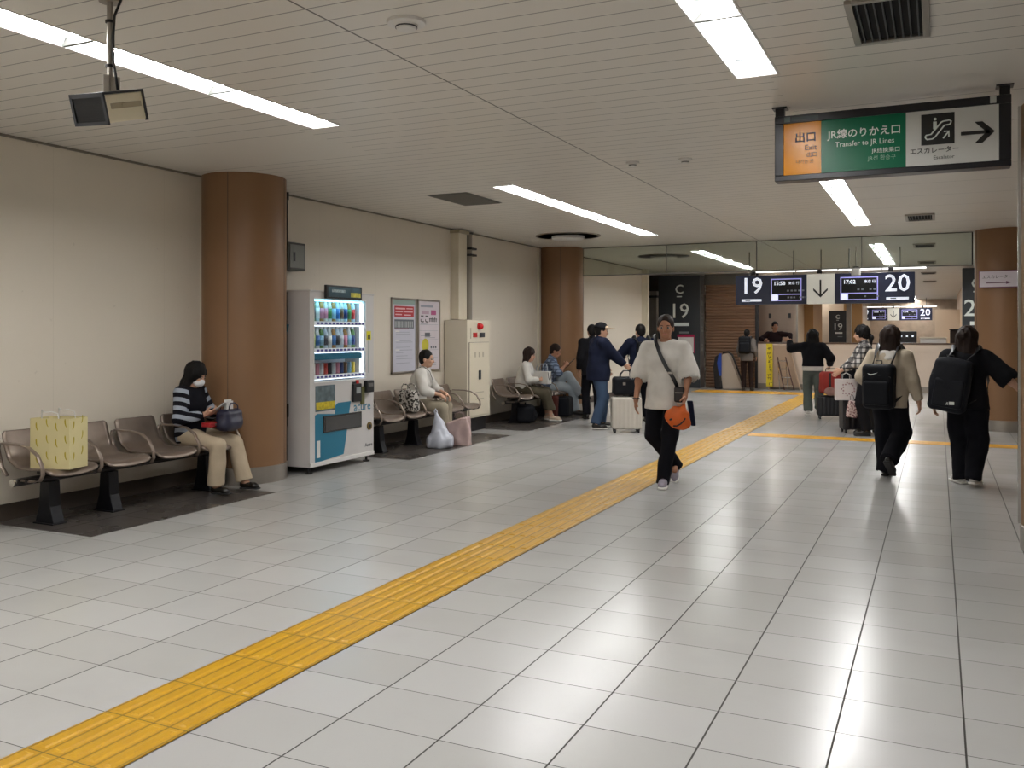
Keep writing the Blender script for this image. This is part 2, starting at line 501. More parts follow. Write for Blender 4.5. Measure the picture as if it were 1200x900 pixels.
# ------------------------------------------------------------------ ceiling fittings
def grille(y, lab, length=0.62, slats=8):
    t = thing('ceiling_vent', lab, 'air vent', (-0.22, y, H), group='slatted ceiling vents')
    w = 0.15
    MB().box(-w, w, -length / 2, length / 2, -0.006, -0.002).build('backing', M['pitch'], t, world=False)
    mb = MB()
    for a in (-w - 0.035, w): mb.box(a, a + 0.035, -length / 2 - 0.03, length / 2 + 0.03, -0.022, -0.001)
    for a in (-length / 2 - 0.03, length / 2): mb.box(-w, w, a, a + 0.03, -0.022, -0.001)
    mb.build('frame', M['steel'], t, world=False, bevel=0.003)
    for i in range(slats):
        xx = -w + (i + 0.5) * 2 * w / slats
        MB().box(xx - 0.004, xx + 0.004, -length / 2, length / 2, -0.020, -0.006).build('slat', M['dgrey'], t, world=False)
    return t
g0 = grille(4.88, 'black slatted ceiling vent with steel frame nearest the viewer, before the hanging exit sign')
for y, lab in ((9.2, 'slatted ceiling vent hidden mostly behind the green and yellow sign'), (13.5, 'slatted ceiling vent just before the glass barrier'), (17.9, 'first slatted ceiling vent behind the glass barrier'),
               (22.3, 'second slatted ceiling vent behind the glass barrier'), (26.4, 'slatted ceiling vent just past the far low wall'), (30.8, 'farthest slatted ceiling vent past the low wall')):
    c = copy_tree(g0); c.location = (-0.22, y, H); c['label'] = lab
t = thing('access_hatch', 'grey square grated ceiling hatch above the vending machine', 'ceiling hatch', (-5.04, 9.4, H))
MB().box(-0.26, 0.26, -0.45, 0.45, -0.006, -0.001).build('frame', M['grey'], t, world=False)
mb = MB()
for i in range(22): mb.box(-0.24, 0.24, -0.43 + i * 0.04, -0.43 + i * 0.04 + 0.022, -0.014, -0.006)
mb.build('grate', mat('hatch_grate', '#77736c', 0.6), t, world=False)
for x, y, lab in ((-5.45, 13.7, 'white drum ceiling fitting in a thin ring near the second pillar'), (-5.12, 18.2, 'ringed ceiling fitting seen through the glass barrier')):
    t = thing('ceiling_diffuser', lab, 'ceiling fitting', (x, y, H))
    MB().lathe([(0.0, -0.075), (0.24, -0.07), (0.27, -0.05), (0.27, -0.001)], n=40).build('drum', M['white'], t, world=False, auto=40)
    MB().lathe([(0.50, -0.014), (0.53, -0.014), (0.53, -0.001), (0.50, -0.001), (0.50, -0.014)], n=48).build('ring', M['steel'], t, world=False)
for x, y, r, lab in ((-2.55, 8.02, 0.05, 'small round smoke detector left of its twin on the ceiling'), (-2.07, 8.07, 0.05, 'small round smoke detector nearer the hanging exit sign'), (-2.43, 3.9, 0.08, 'flat round detector near the ceiling joint above the viewer')):
    t = thing('smoke_detector', lab, 'smoke detector', (x, y, H))
    MB().lathe([(0, -0.045), (r * 0.6, -0.043), (r * 0.75, -0.02), (r * 1.2, -0.015), (r * 1.25, -0.001)], n=24).build('housing', M['white'], t, world=False, auto=50)
    MB().lathe([(r * 0.62, -0.034), (r * 0.70, -0.034), (r * 0.70, -0.024), (r * 0.62, -0.024)], n=24).build('sensor_band', M['dgrey'], t, world=False)

# hanging speaker on a pole, upper left
t = thing('hanging_speaker', 'cream box speaker with black grille hanging on a grey pole from the ceiling', 'speaker', (-3.54, 3.05, H))
px, py, pz = -3.54, 3.05, 2.63
MB().cyl((px, py, H), (px, py, pz + 0.06), 0.014, n=16).build('pole', M['steel'], t, auto=40)
MB().lathe([(0.05, H - 0.012), (0.05, H - 0.001)], (px, py, 0), 20).build('flange', M['steel'], t)
for z in (2.96, 2.75):
    MB().lathe([(0.016, z), (0.021, z), (0.021, z + 0.012), (0.016, z + 0.012)], (px, py, 0), 16).build('clamp', M['black'], t)
MB().tube([(px + 0.05, py + 0.02, H), (px + 0.03, py, 2.99), (px + 0.022, py, 2.9), (px + 0.022, py, 2.78), (px + 0.04, py, 2.70), (px + 0.05, py, 2.64)], 0.006, 8).build('cable', M['black'], t, smooth=True)
B = MB().box(-0.028, 0.0, -0.028, 0.028, -0.01, 0.09).box(0.0, 0.045, -0.02, 0.02, -0.01, 0.085)
B.build('bracket', M['steel'], t, world=False, bevel=0.003).matrix_basis = Matrix.Translation((0, 0, pz - H - 0.01)) @ Matrix.Rotation(math.radians(48), 4, 'Z')
SPK = thing('box', '', '', (0, 0, 0)); SPK.name = 'cabinet'
for k_ in ('label', 'category'): del SPK[k_]
SPK.parent = t
SPK.matrix_basis = Matrix.Translation((0.012, -0.012, pz - H - 0.073)) @ Matrix.Rotation(math.radians(14), 4, Vector((0.653, 0.758, 0))) @ Matrix.Rotation(math.radians(11), 4, Vector((0.758, -0.653, 0))) @ Matrix.Scale(0.93, 4)
def lc(mb, name, m, par, **k): return mb.build(name, m, par, world=False, **k)
lc(MB().box(-0.114, 0.114, -0.12, 0.12, -0.07, 0.068), 'housing', mat('speaker_housing', '#e9dfc4', 0.5, vary=0.08), SPK, bevel=0.006)
lc(MB().box(-0.12, 0.12, -0.127, 0.125, 0.066, 0.078).box(-0.12, -0.104, -0.130, -0.118, -0.077, 0.07).box(0.104, 0.12, -0.130, -0.118, -0.077, 0.07).box(-0.12, 0.12, -0.130, -0.118, -0.078, -0.062).box(-0.12, 0.12, -0.130, -0.118, 0.056, 0.078).box(0.108, 0.12, 0.113, 0.125, -0.077, 0.07), 'rim', M['dgrey'], SPK)
gm = MB().box(-0.105, 0.105, -0.124, -0.119, -0.063, 0.057)
for i in range(9): gm.box(-0.10, 0.10, -0.1255, -0.124, -0.057 + i * 0.0125, -0.052 + i * 0.0125)
lc(gm, 'grille', M['blackp'], SPK)
lc(MB().box(0.113, 0.116, -0.09, 0.10, -0.005, 0.022).box(0.114, 0.121, -0.02, 0.02, 0.004, 0.016), 'side_plate', mat('speaker_label_plate', '#aea187', 0.5), SPK)

# ------------------------------------------------------------------ hanging exit sign
YS = 6.48
t = thing('exit_sign', 'black framed hanging sign with yellow exit, green transfer and white escalator panels', 'sign', (-0.305, YS, H))
FR = mat('sign_frame_black', '#15141a', 0.3, 0.2)
MB().box(-1.03, 0.42, YS, YS + 0.13, 2.945, 3.0).box(-1.03, 0.42, YS, YS + 0.13, 2.548, 2.587).box(-1.03, -0.97, YS, YS + 0.13, 2.587, 2.945).box(0.35, 0.42, YS, YS + 0.13, 2.587, 2.945).build('frame', FR, t, bevel=0.004)
MB().box(-0.97, 0.35, YS + 0.02, YS + 0.11, 2.587, 2.945).build('light_box', M['dgrey'], t)
for x in (-1.0, 0.385):
    MB().box(x - 0.03, x + 0.03, YS + 0.03, YS + 0.09, 3.0, H - 0.008).box(x - 0.05, x + 0.05, YS + 0.01, YS + 0.11, H - 0.01, H - 0.001).build('hanger', FR, t)
def sp(name, x0, x1, m): return MB().box(x0, x1, YS + 0.008, YS + 0.02, 2.587, 2.945).build(name, m, t)
ye = sp('yellow_panel', -0.97, -0.722, mat('sign_yellow', '#e09000', 0.22, spec=0.2)); ye['label'] = 'yellow exit panel'
gn = sp('green_panel', -0.722, -0.19, mat('sign_green', '#14694a', 0.25, spec=0.2)); gn['label'] = 'green transfer panel'
wh = sp('white_panel', -0.19, 0.35, mat('sign_white', '#cfcfcb', 0.25, coat=0.3)); wh['label'] = 'white escalator panel'
INK = mat('ink_black', '#131313', 0.5); WINK = mat('ink_white', '#dfe6e0', 0.5); GINK = mat('ink_pale_green', '#8fb9a0', 0.5); BRK = mat('ink_brown', '#6b4a10', 0.5)
def st(par, s, x, y, size, m, bold=0.0, sx=1.0, al='CENTER'):
    p = pY(x, y, YS + 0.007); return text(s, size, m, par, p, bold=bold, sx=sx, align=al, ext=0.0006)
st(ye, '出口', 944, 161.5, 0.073, INK, 0.0012)
st(ye, 'Exit', 950, 172.8, 0.052, INK)
st(ye, '出口', 951.5, 181.2, 0.037, INK)
st(ye, '나가는 곳', 943, 189.5, 0.030, BRK)
st(gn, 'JR線のりかえ口', 1012.5, 155.2, 0.067, WINK, 0.0008)
st(gn, 'Transfer to JR Lines', 1013, 167.0, 0.050, WINK, 0, 0.92)
st(gn, 'JR线换乘口', 1055, 174.6, 0.036, WINK, al='RIGHT')
st(gn, 'JR선 환승구', 1050, 183.5, 0.036, GINK, al='RIGHT')
st(wh, 'エスカレーター', 1094.7, 176.3, 0.042, INK, 0.0006)
st(wh, 'Escalator', 1106, 184.0, 0.034, INK)
# pictogram
def q(x, y): a = pY(x, y, YS); return (a[0], a[2])
ic = MB(); a = q(1079.5, 134.5); b = q(1079.5, 170.5); c_ = q(1118.7, 133)
ic.box(a[0], c_[0], YS + 0.005, YS + 0.008, b[1], a[1]); ic = ic.build('pictogram', INK, wh)
ww, hh = c_[0] - a[0], a[1] - b[1]
def ip(u, v): return (a[0] + u * ww, YS + 0.004, b[1] + v * hh)
w = MB()
w.tube([ip(*p) for p in ((0.14, 0.22), (0.12, 0.27), (0.15, 0.32), (0.30, 0.34), (0.60, 0.70), (0.66, 0.73), (0.84, 0.75), (0.90, 0.71), (0.88, 0.64), (0.84, 0.61), (0.70, 0.60), (0.42, 0.25), (0.34, 0.19), (0.18, 0.18))], 0.0014, 6, closed=True, flat=((0, 1, 0), 0.0045))
w.box(ip(0.36, 0)[0], ip(0.47, 0)[0], YS + 0.002, YS + 0.005, ip(0, 0.5)[2], ip(0, 0.74)[2])
w.lathe([(0.0, 0), (0.009, 0), (0.009, 0.002), (0, 0.002)], n=14, M4=Matrix.Translation((ip(0.42, 0)[0], YS + 0.005, ip(0, 0.82)[2])) @ Matrix.Rotation(math.pi / 2, 4, 'X'))
w.tube([ip(0.66, 0.18), ip(0.82, 0.38)], 0.0012, 6, flat=((0, 1, 0), 0.0045)); w.tube([ip(0.68, 0.40), ip(0.83, 0.40), ip(0.83, 0.22)], 0.0012, 6, flat=((0, 1, 0), 0.0045))
w.build('escalator_symbol', WINK, ic)
def zc(x, y0, y1): return (pY(x, y0, YS)[2] + pY(x, y1, YS)[2]) / 2
ar = MB(); x0, x1 = pY(1126, 150, YS)[0], pY(1166, 150, YS)[0]; z0 = 2.775; wd = 0.011
ar.box(x0, x1 - 0.03, YS + 0.004, YS + 0.008, z0 - wd, z0 + wd)
for s in (1, -1):
    ar.prism([(x1, z0), (x1 - 0.07, z0 + s * 0.068), (x1 - 0.115, z0 + s * 0.068), (x1 - 0.048, z0)] if s > 0 else [(x1, z0), (x1 - 0.048, z0), (x1 - 0.115, z0 - 0.068), (x1 - 0.07, z0 - 0.068)], YS + 0.004, YS + 0.008, 'y')
ar.build('arrow', INK, wh)
MB().box(0.30, 0.335, YS - 0.003, YS, 2.952, 2.995).build('small_mark', mat('pale_mark', '#b9b9b4', 0.5), t)
MB().box(-0.965, -0.925, YS - 0.003, YS, 2.955, 2.99).build('small_mark', mat('dim_mark', '#5d6a66', 0.5), t)
MB().box(-0.915, -0.74, YS - 0.003, YS, 2.960, 2.985).build('faint_strip', mat('dim_strip', '#23312f', 0.4), t)

# ------------------------------------------------------------------ glass smoke barrier
t = thing('smoke_barrier', 'frameless glass smoke barrier hanging under the ceiling between two brown pillars', 'glass barrier', (-2.8, 15.85, H))
xsb = [-6.02, -4.41, -2.82, -1.13, 0.50]
for i in range(4): MB().box(xsb[i] + 0.004, xsb[i + 1] - 0.004, 15.845, 15.855, 2.555, H - 0.004).build('pane', M['barrier'], t)
MB().box(-6.02, 0.50, 15.838, 15.862, 2.54, 2.557).build('bottom_rail', M['grey'], t)
MB().box(-6.02, 0.50, 15.838, 15.862, H - 0.014, H - 0.001).build('top_rail', M['grey'], t)
for x in xsb[1:-1]: MB().box(x - 0.006, x + 0.006, 15.84, 15.86, 2.557, H - 0.014).build('post', M['grey'], t)
MB().box(0.48, 0.50, 15.83, 15.87, 2.557, H - 0.014).build('post', M['black'], t)

# ------------------------------------------------------------------ departure boards
BLUEK = mat('board_blue_black', '#2a2f4a', 0.35)
SCR = emitter('screen_black', lin('#06070b')[:3], 0.3)
SCRW = emitter('screen_white_text', (0.75, 0.8, 0.9), 0.9)
SCRP = emitter('screen_pale_violet', lin('#a9a6ea')[:3], 0.5)
SIGNW = emitter('lit_white_number', (0.72, 0.76, 0.85), 0.75)
ARW = emitter('lit_cream_panel', lin('#c9c6bb')[:3], 0.42)
YD = 18.0
def board(num, x0, x1, numx, sx0, sx1, clock, lab):
    t = thing('departure_board', lab, 'departure board', ((x0 + x1) / 2, YD, H))
    MB().box(x0, x1, YD, YD + 0.2, 2.035, 2.60).build('housing', BLUEK, t, bevel=0.008)
    text(num, 0.44, SIGNW, t, (numx, YD - 0.004, 2.385), name='platform_number', bold=0.004, ext=0.001)
    u = MB().box(numx - 0.19, numx + 0.19, YD - 0.006, YD, 2.095, 2.14).build('caption_strip', SIGNW, t)
    text('シンカンセン'[:4], 0.035, INK, u, (numx - 0.05, YD - 0.008, 2.117), ext=0.0004) if False else None
    MB().box(numx - 0.12, numx - 0.02, YD - 0.008, YD - 0.006, 2.108, 2.126).build('caption_mark', INK, u)
    s = MB().box(sx0, sx1, YD - 0.008, YD, 2.10, 2.53).build('screen', SCRP, t)
    MB().box(sx0 + 0.02, sx1 - 0.02, YD - 0.010, YD - 0.008, 2.235, 2.51).build('display_field', SCR, s)
    MB().box(sx0 + 0.14, sx1 - 0.02, YD - 0.010, YD - 0.008, 2.115, 2.215).build('display_field', SCR, s)
    MB().box(sx0 + 0.015, sx0 + 0.13, YD - 0.012, YD - 0.008, 2.105, 2.22).build('white_field', SCRW, s)
    text(clock, 0.10, SCRW, s, (sx0 + 0.05, YD - 0.012, 2.435), align='LEFT', name='time_text', bold=0.002, ext=0.0005)
    text('東京 行', 0.062, SCRW, s, (sx1 - 0.04, YD - 0.012, 2.435), align='RIGHT', name='destination_text', ext=0.0005)
    d = MB(); rnd = random.Random(int(num))
    for i in range(9):
        a = sx0 + 0.2 + i * 0.055
        if rnd.random() < 0.6: d.box(a, a + 0.035, YD - 0.012, YD - 0.010, 2.15, 2.18)
    for i in range(5):
        a = sx0 + 0.3 + i * 0.07
        if rnd.random() < 0.7: d.box(a, a + 0.04, YD - 0.012, YD - 0.010, 2.28, 2.31)
    d.build('text_row', mat('dim_screen_text', '#8d93a0', 0.5), s)
    for x in (x0 + 0.25, x1 - 0.25):
        MB().cyl((x, YD + 0.1, 2.6), (x, YD + 0.1, H), 0.012, n=10).build('hanger', M['grey'], t)
    return t
b19 = board('19', -3.61, -2.27, -3.30, -2.93, -2.36, '15:58', 'dark blue platform 19 departure board hanging left of the white arrow')
b20 = board('20', -1.76, -0.38, -0.67, -1.66, -1.00, '17:02', 'dark blue platform 20 departure board hanging right of the white arrow')
t = thing('arrow_sign', 'white square sign with a black down arrow between the two departure boards', 'sign', (-2.015, YD, H))
MB().box(-2.262, -1.768, YD, YD + 0.2, 2.035, 2.60).build('panel', ARW, t, bevel=0.004)
a = MB().box(-2.03, -2.0, YD - 0.006, YD, 2.17, 2.49)
for s in (-1, 1): a.prism([(-2.015, 2.155), (-2.015 + s * 0.13, 2.29), (-2.015 + s * 0.13, 2.335), (-2.015, 2.20)][::s], YD - 0.006, YD, 'y')
a.build('arrow', mat('arrow_grey_black', '#2f2f2f', 0.5), t)
MB().cyl((-2.015, YD + 0.1, 2.6), (-2.015, YD + 0.1, H), 0.012, n=10).build('hanger', M['grey'], t)
arrow0 = t
t = thing('strip_light', 'thin white strip light mounted above the departure boards', 'light', (-1.7, 17.9, 2.66))
for i in range(4): MB().cyl((-3.2 + i * 0.76, 17.93, 2.665), (-3.2 + i * 0.76 + 0.73, 17.93, 2.665), 0.015, n=10).build('tube', M['tube_far'], t, auto=40)
for x in (-3.25, -2.02, -0.78): MB().box(x - 0.04, x + 0.04, 17.89, 17.98, 2.605, 2.69).build('bracket', M['black'], t)
MB().box(-3.25, -0.17, 17.95, 17.98, 2.655, 2.675).build('rail', M['grey'], t)
strip0 = t
t = thing('security_camera', 'small white security camera hanging before the platform 20 board', 'security camera', (-1.36, 17.7, H))
MB().cyl((-1.36, 17.7, H), (-1.36, 17.7, 2.70), 0.012, n=10).build('stem', M['steel'], t)
MB().rbox(-1.44, -1.28, 17.62, 17.78, 2.54, 2.66, 0.03).build('housing', M['white'], t, bevel=0.01)
MB().rbox(-1.41, -1.31, 17.64, 17.76, 2.66, 2.70, 0.02).build('joint', M['dgrey'], t)
# the same set again, farther down the hall
for o, lab in ((b19, 'distant departure board left of the distant arrow seen over the low wall'), (b20, 'distant departure board right of the distant arrow seen over the low wall'), (arrow0, 'distant white down arrow sign seen over the low wall'), (strip0, 'distant thin strip light above the far departure boards')):
    c = copy_tree(o); c.location = (o.location.x + 0.15, o.location.y + 27.5, o.location.z if o is strip0 else o.location.z); c['label'] = lab
    if o is not strip0: c.location.z = H
    else: c.location.y += 0.02
# ------------------------------------------------------------------ far end of the hall
WARM = mat('far_warm_panel', '#d0bba2', 0.35, vary=0.1, vscale=0.7)
structure(MB().box(-6.7, -6.55, 21.8, 21.95, 0, H).build('trim_10', M['offwhite']), 'end edge of the cream wall')
structure(MB().box(-9.0, -6.95, 24.6, 24.7, 0, H).build('wall_recess', mat('recess_grey', '#57524d', 0.5, vary=0.1)))
t = thing('steel_column', 'steel clad column in the recess left of the platform 19 pylon', 'column', (-7.4, 24.2, 0))
MB().box(-7.62, -6.98, 24.1, 24.5, 0, 2.62).build('cladding', M['steel'], t, bevel=0.01)
MB().box(-7.66, -6.96, 24.05, 24.5, 2.44, 2.50).build('band', M['dgrey'], t)
MB().box(-8.0, -7.66, 24.15, 24.5, 0, 2.75).build('side_panel', M['grey'], t, bevel=0.01)
t = thing('cable_pipe', 'black bent pipe running from the cream wall into the dark recess', 'pipe', (-7.6, 22.9, 0))
MB().tube([(-6.75, 21.9, 2.95), (-6.9, 22.0, 2.9), (-7.1, 22.4, 2.82), (-7.4, 23.2, 2.82), (-7.75, 23.9, 2.76), (-7.85, 24.0, 2.6), (-7.85, 24.0, 0)], 0.05, 10).build('pipe', M['black'], t, smooth=True)

def pylon(lab, x0, x1, nx, num, y=24.0, z1=3.02, dep=0.5, poster=True, s=1.0):
    t = thing('platform_pylon', lab, 'sign pillar', ((x0 + x1) / 2, y, 0))
    MB().box(x0, x1, y, y + dep, 0, z1).build('panel', mat('pylon_charcoal', '#33373b', 0.4, vary=0.08), t, bevel=0.006)
    text('C', 0.34 * s, WINK, t, (nx, y - 0.004, z1 - 0.38 * s), name='letter', bold=0.004)
    MB().box(nx - 0.07 * s, nx + 0.07 * s, y - 0.004, y, z1 - 0.58 * s, z1 - 0.55 * s).build('caption_mark', WINK, t)
    text(num, 0.56 * s, WINK, t, (nx, y - 0.004, z1 - 0.97 * s), name='platform_number', bold=0.003)
    MB().box(nx - 0.14 * s, nx + 0.27 * s, y - 0.004, y, z1 - 1.36 * s, z1 - 1.27 * s).build('caption_strip', WINK, t)
    MB().box(nx, nx + 0.27 * s, y - 0.004, y, z1 - 1.56 * s, z1 - 1.51 * s).build('caption_mark', mat('pylon_dim_text', '#7f8586', 0.5), t)
    return t
c19 = pylon('tall charcoal pylon marked C 19 left of the brown shutter', -6.9, -5.76, -6.32, '19')
p = MB().box(-6.35, -5.92, 23.985, 24.0, 0.95, 1.42).build('notice', M['white'], c19)
MB().box(-6.37, -5.90, 23.98, 23.986, 1.36, 1.43).box(-5.925, -5.90, 23.98, 23.986, 0.93, 1.37).build('red_border', mat('notice_magenta', '#a8234f', 0.5), p)
sm = MB()
for z0, z1_, w in ((2.2, 2.75, 0.3), (1.85, 2.1, 0.3), (1.5, 1.75, 0.26), (1.0, 1.3, 0.26)):
    sm.box(-5.76, -5.754, 24.25 - w / 2, 24.25 + w / 2, z0, z0 + (z1_ - z0) * 0.25)
    sm.box(-5.76, -5.754, 24.25 - w / 3, 24.25 + w / 3, z0 + (z1_ - z0) * 0.45, z0 + (z1_ - z0) * 0.6)
sm.build('side_text', mat('pylon_dim_text', '#7f8586', 0.5), c19)
MB().box(-5.76, -5.755, 24.02, 24.48, 0.0, 3.0).build('side_panel', mat('pylon_side', '#5d5f60', 0.4), c19)
c20 = pylon('charcoal pylon marked 20 half hidden by the right brown pillar', 0.53, 1.68, 0.83, '20', dep=0.44)

# roller shutter
t = thing('roller_shutter', 'brown slatted roller shutter beside the platform 19 pylon', 'shutter', (-5.0, 24.6, 0))
mb = MB()
prof = []
z = 0.0
while z < 2.78:
    prof += [(24.60, z), (24.575, z + 0.035), (24.575, z + 0.055), (24.60, z + 0.078)]; z += 0.08
prof += [(24.60, z), (24.66, z), (24.66, 0)]
mb.prism(prof, -5.74, -4.40, 'x')
mb.build('curtain', mat('shutter_brown', '#9a7c66', 0.32, 0.5, vary=0.15, vscale=1.5), t)
MB().box(-5.76, -4.36, 24.5, 24.7, 2.78, H).build('housing', M['grey'], t, bevel=0.01)
MB().box(-4.40, -4.33, 24.5, 24.68, 0, H).build('guide_rail', M['black'], t)

# low wall, panel above
FW = mat('far_low_wall', '#d2c0ae', 0.38, vary=0.08, vscale=0.6)
mb = MB()
xs2 = [-4.33, -4.28, -2.75, -1.12, 0.5, 2.1, 4.0, 6.0]
for i in range(len(xs2) - 1): mb.box(xs2[i] + 0.004, xs2[i + 1] - 0.004, 24.5, 24.65, 0.0, 1.0); mb.box(xs2[i] + 0.004, xs2[i + 1] - 0.004, 24.49, 24.66, 1.006, 1.19)
mb.box(-4.33, 6.0, 24.52, 24.64, 0, 1.18)
structure(mb.build('wall_parapet', FW), 'low beige wall across the end of the hall')
structure(MB().box(-4.33, 6.0, 24.46, 24.69, 1.19, 1.225).build('trim_11', mat('parapet_cap', '#5b4638', 0.3), bevel=0.004))
structure(MB().box(-4.33, 0.9, 24.485, 24.5, 0, 0.14).build('baseboard_far', mat('far_base', '#8a8176', 0.5)))
t = thing('glazed_panel', 'pale glazed panel with two dark fixings just behind the low wall', 'panel', (-4.1, 26.18, 0))
MB().box(-4.62, -3.56, 26.16, 26.20, 0, 2.75).build('sheet', mat('pale_sheet', '#d3c0b0', 0.15, 0.2, vary=0.15, vscale=1.2), t)
MB().box(-3.58, -3.53, 26.15, 26.21, 0, 2.75).box(-4.66, -4.61, 26.15, 26.21, 0, 2.75).build('frame', M['steel'], t)
for x in (-4.28, -3.75): MB().rbox(x - 0.035, x + 0.035, 26.10, 26.16, 1.88, 2.02, 0.02).build('fixing', M['dgrey'], t)

# beyond the low wall
BR = mat('far_brown', '#a0784a', 0.45, vary=0.1, vscale=0.8)
structure(MB().box(-4.6, -4.05, 26.8, 31.5, 0, H).build('wall_beyond_left', WARM))
structure(MB().box(-4.3, -3.75, 31.5, 34.0, 0, H).build('wall_beyond_column', BR))
c = pylon('distant charcoal pylon marked 19 seen over the low wall', -3.62, -3.03, -3.32, '19', 35.0, 2.28, 0.3, s=0.62)
structure(MB().box(-3.02, -2.86, 35.0, 35.5, 0, 2.6).build('trim_12', M['steel']))
structure(MB().box(-3.2, -2.55, 36.0, 36.4, 0, H).build('wall_beyond_panel', BR))
structure(MB().box(-4.6, -3.0, 36.4, 50, 0, H).build('wall_beyond_far', WARM))
structure(MB().box(0.75, 1.2, 26.0, 44.0, 0, H).build('wall_beyond_right', mat('beyond_right', '#bda284', 0.4, vary=0.1)))
structure(MB().box(-0.1, 0.75, 38.0, 38.4, 0, 2.35).build('wall_beyond_block', WARM))
structure(MB().box(-4.0, 1.2, 47.8, 48.1, 0, H).build('wall_beyond_end', mat('beyond_end', '#c0ab95', 0.5, vary=0.2)))
t = thing('counter', 'white counter top block just behind the low wall', 'counter', (-0.1, 28, 0))
MB().box(-0.45, 0.22, 28, 28.5, 0, 1.32).build('body', M['white'], t, bevel=0.02)
MB().box(-0.47, 0.24, 27.98, 28.52, 1.32, 1.35).build('top', M['offwhite'], t)
t = thing('kiosk', 'black kiosk with small lights beside the white counter', 'kiosk', (-0.85, 28.5, 0))
MB().box(-1.05, -0.55, 28.4, 28.9, 0, 1.52).build('body', M['black'], t, bevel=0.02)
d = MB()
for i in range(3): d.box(-0.98 + i * 0.15, -0.93 + i * 0.15, 28.39, 28.4, 1.36, 1.40)
d.build('indicator_light', SCRW, t)
t = thing('dark_cabinet', 'dark brown cabinet at the right end of the low wall', 'cabinet', (0.5, 27, 0))
MB().box(0.30, 0.74, 27.0, 27.5, 0, 1.55).build('body', mat('dark_brown', '#2a1a12', 0.5), t, bevel=0.02)
MB().box(0.28, 0.745, 26.98, 27.52, 1.55, 1.58).build('top', M['black'], t)

# escalator end
t = thing('escalator', 'escalator end with black handrail and white skirt before the shutter', 'escalator', (-5.0, 23.9, 0))
def py(x, y, Y): a = pY(x, y, Y); return (a[0], a[2])
sk = [(848, 455), (846, 425), (848.5, 415), (854, 414), (858, 420), (871, 455)]
MB().prism([(py(x, y, 23.9)[0], max(py(x, y, 23.9)[1], 0.0)) for x, y in sk], 23.7, 24.1, 'y').build('skirt', mat('escalator_skirt', '#b3a99c', 0.35, 0.3), t)
pts = [(847, 413.5), (853, 412.2), (858, 416), (864, 432), (872, 454)]
MB().tube([(py(x, y, 23.7)[0], 23.72, max(py(x, y, 23.7)[1], 0.03)) for x, y in pts], 0.03, 8, flat=((0, 1, 0), 0.025)).build('handrail', M['black'], t, smooth=True)
MB().prism([(py(x, y, 23.9)[0], max(py(x, y, 23.9)[1], 0.0)) for x, y in [(840, 455), (838, 430), (840, 418), (844, 415), (849, 455)]], 23.65, 23.95, 'y').build('newel', M['blackp'], t, bevel=0.02)
MB().prism([(py(x, y, 23.9)[0], max(py(x, y, 23.9)[1], 0.0)) for x, y in [(845.5, 440), (843, 425), (845, 414), (848, 414), (848, 440)]], 23.62, 23.66, 'y').build('blue_panel', mat('escalator_blue', '#20459c', 0.4), t)

# barrier board and step ladder
t = thing('barrier_stand', 'beige barrier stand with a yellow vertical notice by the low wall', 'barrier', (-3.7, 24.1, 0))
def P3(x, y, Y): return pY(x, y, Y)
X0, X1 = -3.99, -3.55
MB().cyl((X0, 24.2, 0.0), (X0, 24.2, 1.17), 0.018, n=8).cyl((X0, 24.2, 1.17), (X1 + 0.05, 24.2, 1.17), 0.018, n=8).cyl((X1 + 0.05, 24.2, 1.17), (X1 + 0.35, 24.2, 0), 0.018, n=8).build('frame', mat('stand_beige', '#b49a80', 0.4), t, auto=40)
MB().prism([(X0 + 0.1, 0.06), (X1 + 0.33, 0.06), (X1 + 0.04, 1.14), (X0 + 0.1, 1.14)], 24.22, 24.24, 'y').build('board', mat('stand_board', '#a48c76', 0.5), t)
yb = MB().box(X0 - 0.06, X0 + 0.10, 24.14, 24.17, 0.08, 1.19).build('yellow_notice', mat('notice_yellow', '#d3bd22', 0.45), t)
g = MB(); rnd = random.Random(3)
for i in range(9):
    z = 1.13 - i * 0.115
    for k in range(4):
        a = X0 + 0.02 + rnd.uniform(-0.05, 0.03); b = z - rnd.uniform(0.0, 0.07)
        if rnd.random() < 0.5: g.box(a, a + 0.05, 24.134, 24.14, b - 0.012, b)
        else: g.box(a, a + 0.012, 24.134, 24.14, b - 0.05, b)
g.build('printed_characters', INK, yb)
t = thing('step_ladder', 'small folding step ladder leaning before the beige barrier stand', 'ladder', (-3.4, 23.9, 0))
a0, a1 = -3.72, -3.52
for dx, y in ((0, 23.85), ):
    MB().cyl((a0, 23.85, 0.86), (a0 + 0.18, 23.8, 0.02), 0.018, n=8).build('rail', mat('ladder_dark', '#4b2f28', 0.4), t)
    MB().cyl((a1, 23.85, 0.86), (a1 + 0.22, 23.8, 0.02), 0.018, n=8).build('rail', mat('ladder_dark', '#4b2f28', 0.4), t)
    for i in range(4):
        f = 0.12 + i * 0.25; z = 0.86 - 0.84 * f
        MB().box(a0 + 0.18 * f, a1 + 0.22 * f, 23.78, 23.9, z - 0.012, z + 0.012).build('step', M['chrome'], t)
MB().cyl((a0, 23.9, 0.86), (a0 + 0.02, 24.08, 0.02), 0.014, n=8).cyl((a1, 23.9, 0.86), (a1 + 0.02, 24.08, 0.02), 0.014, n=8).build('rear_frame', M['chrome'], t)

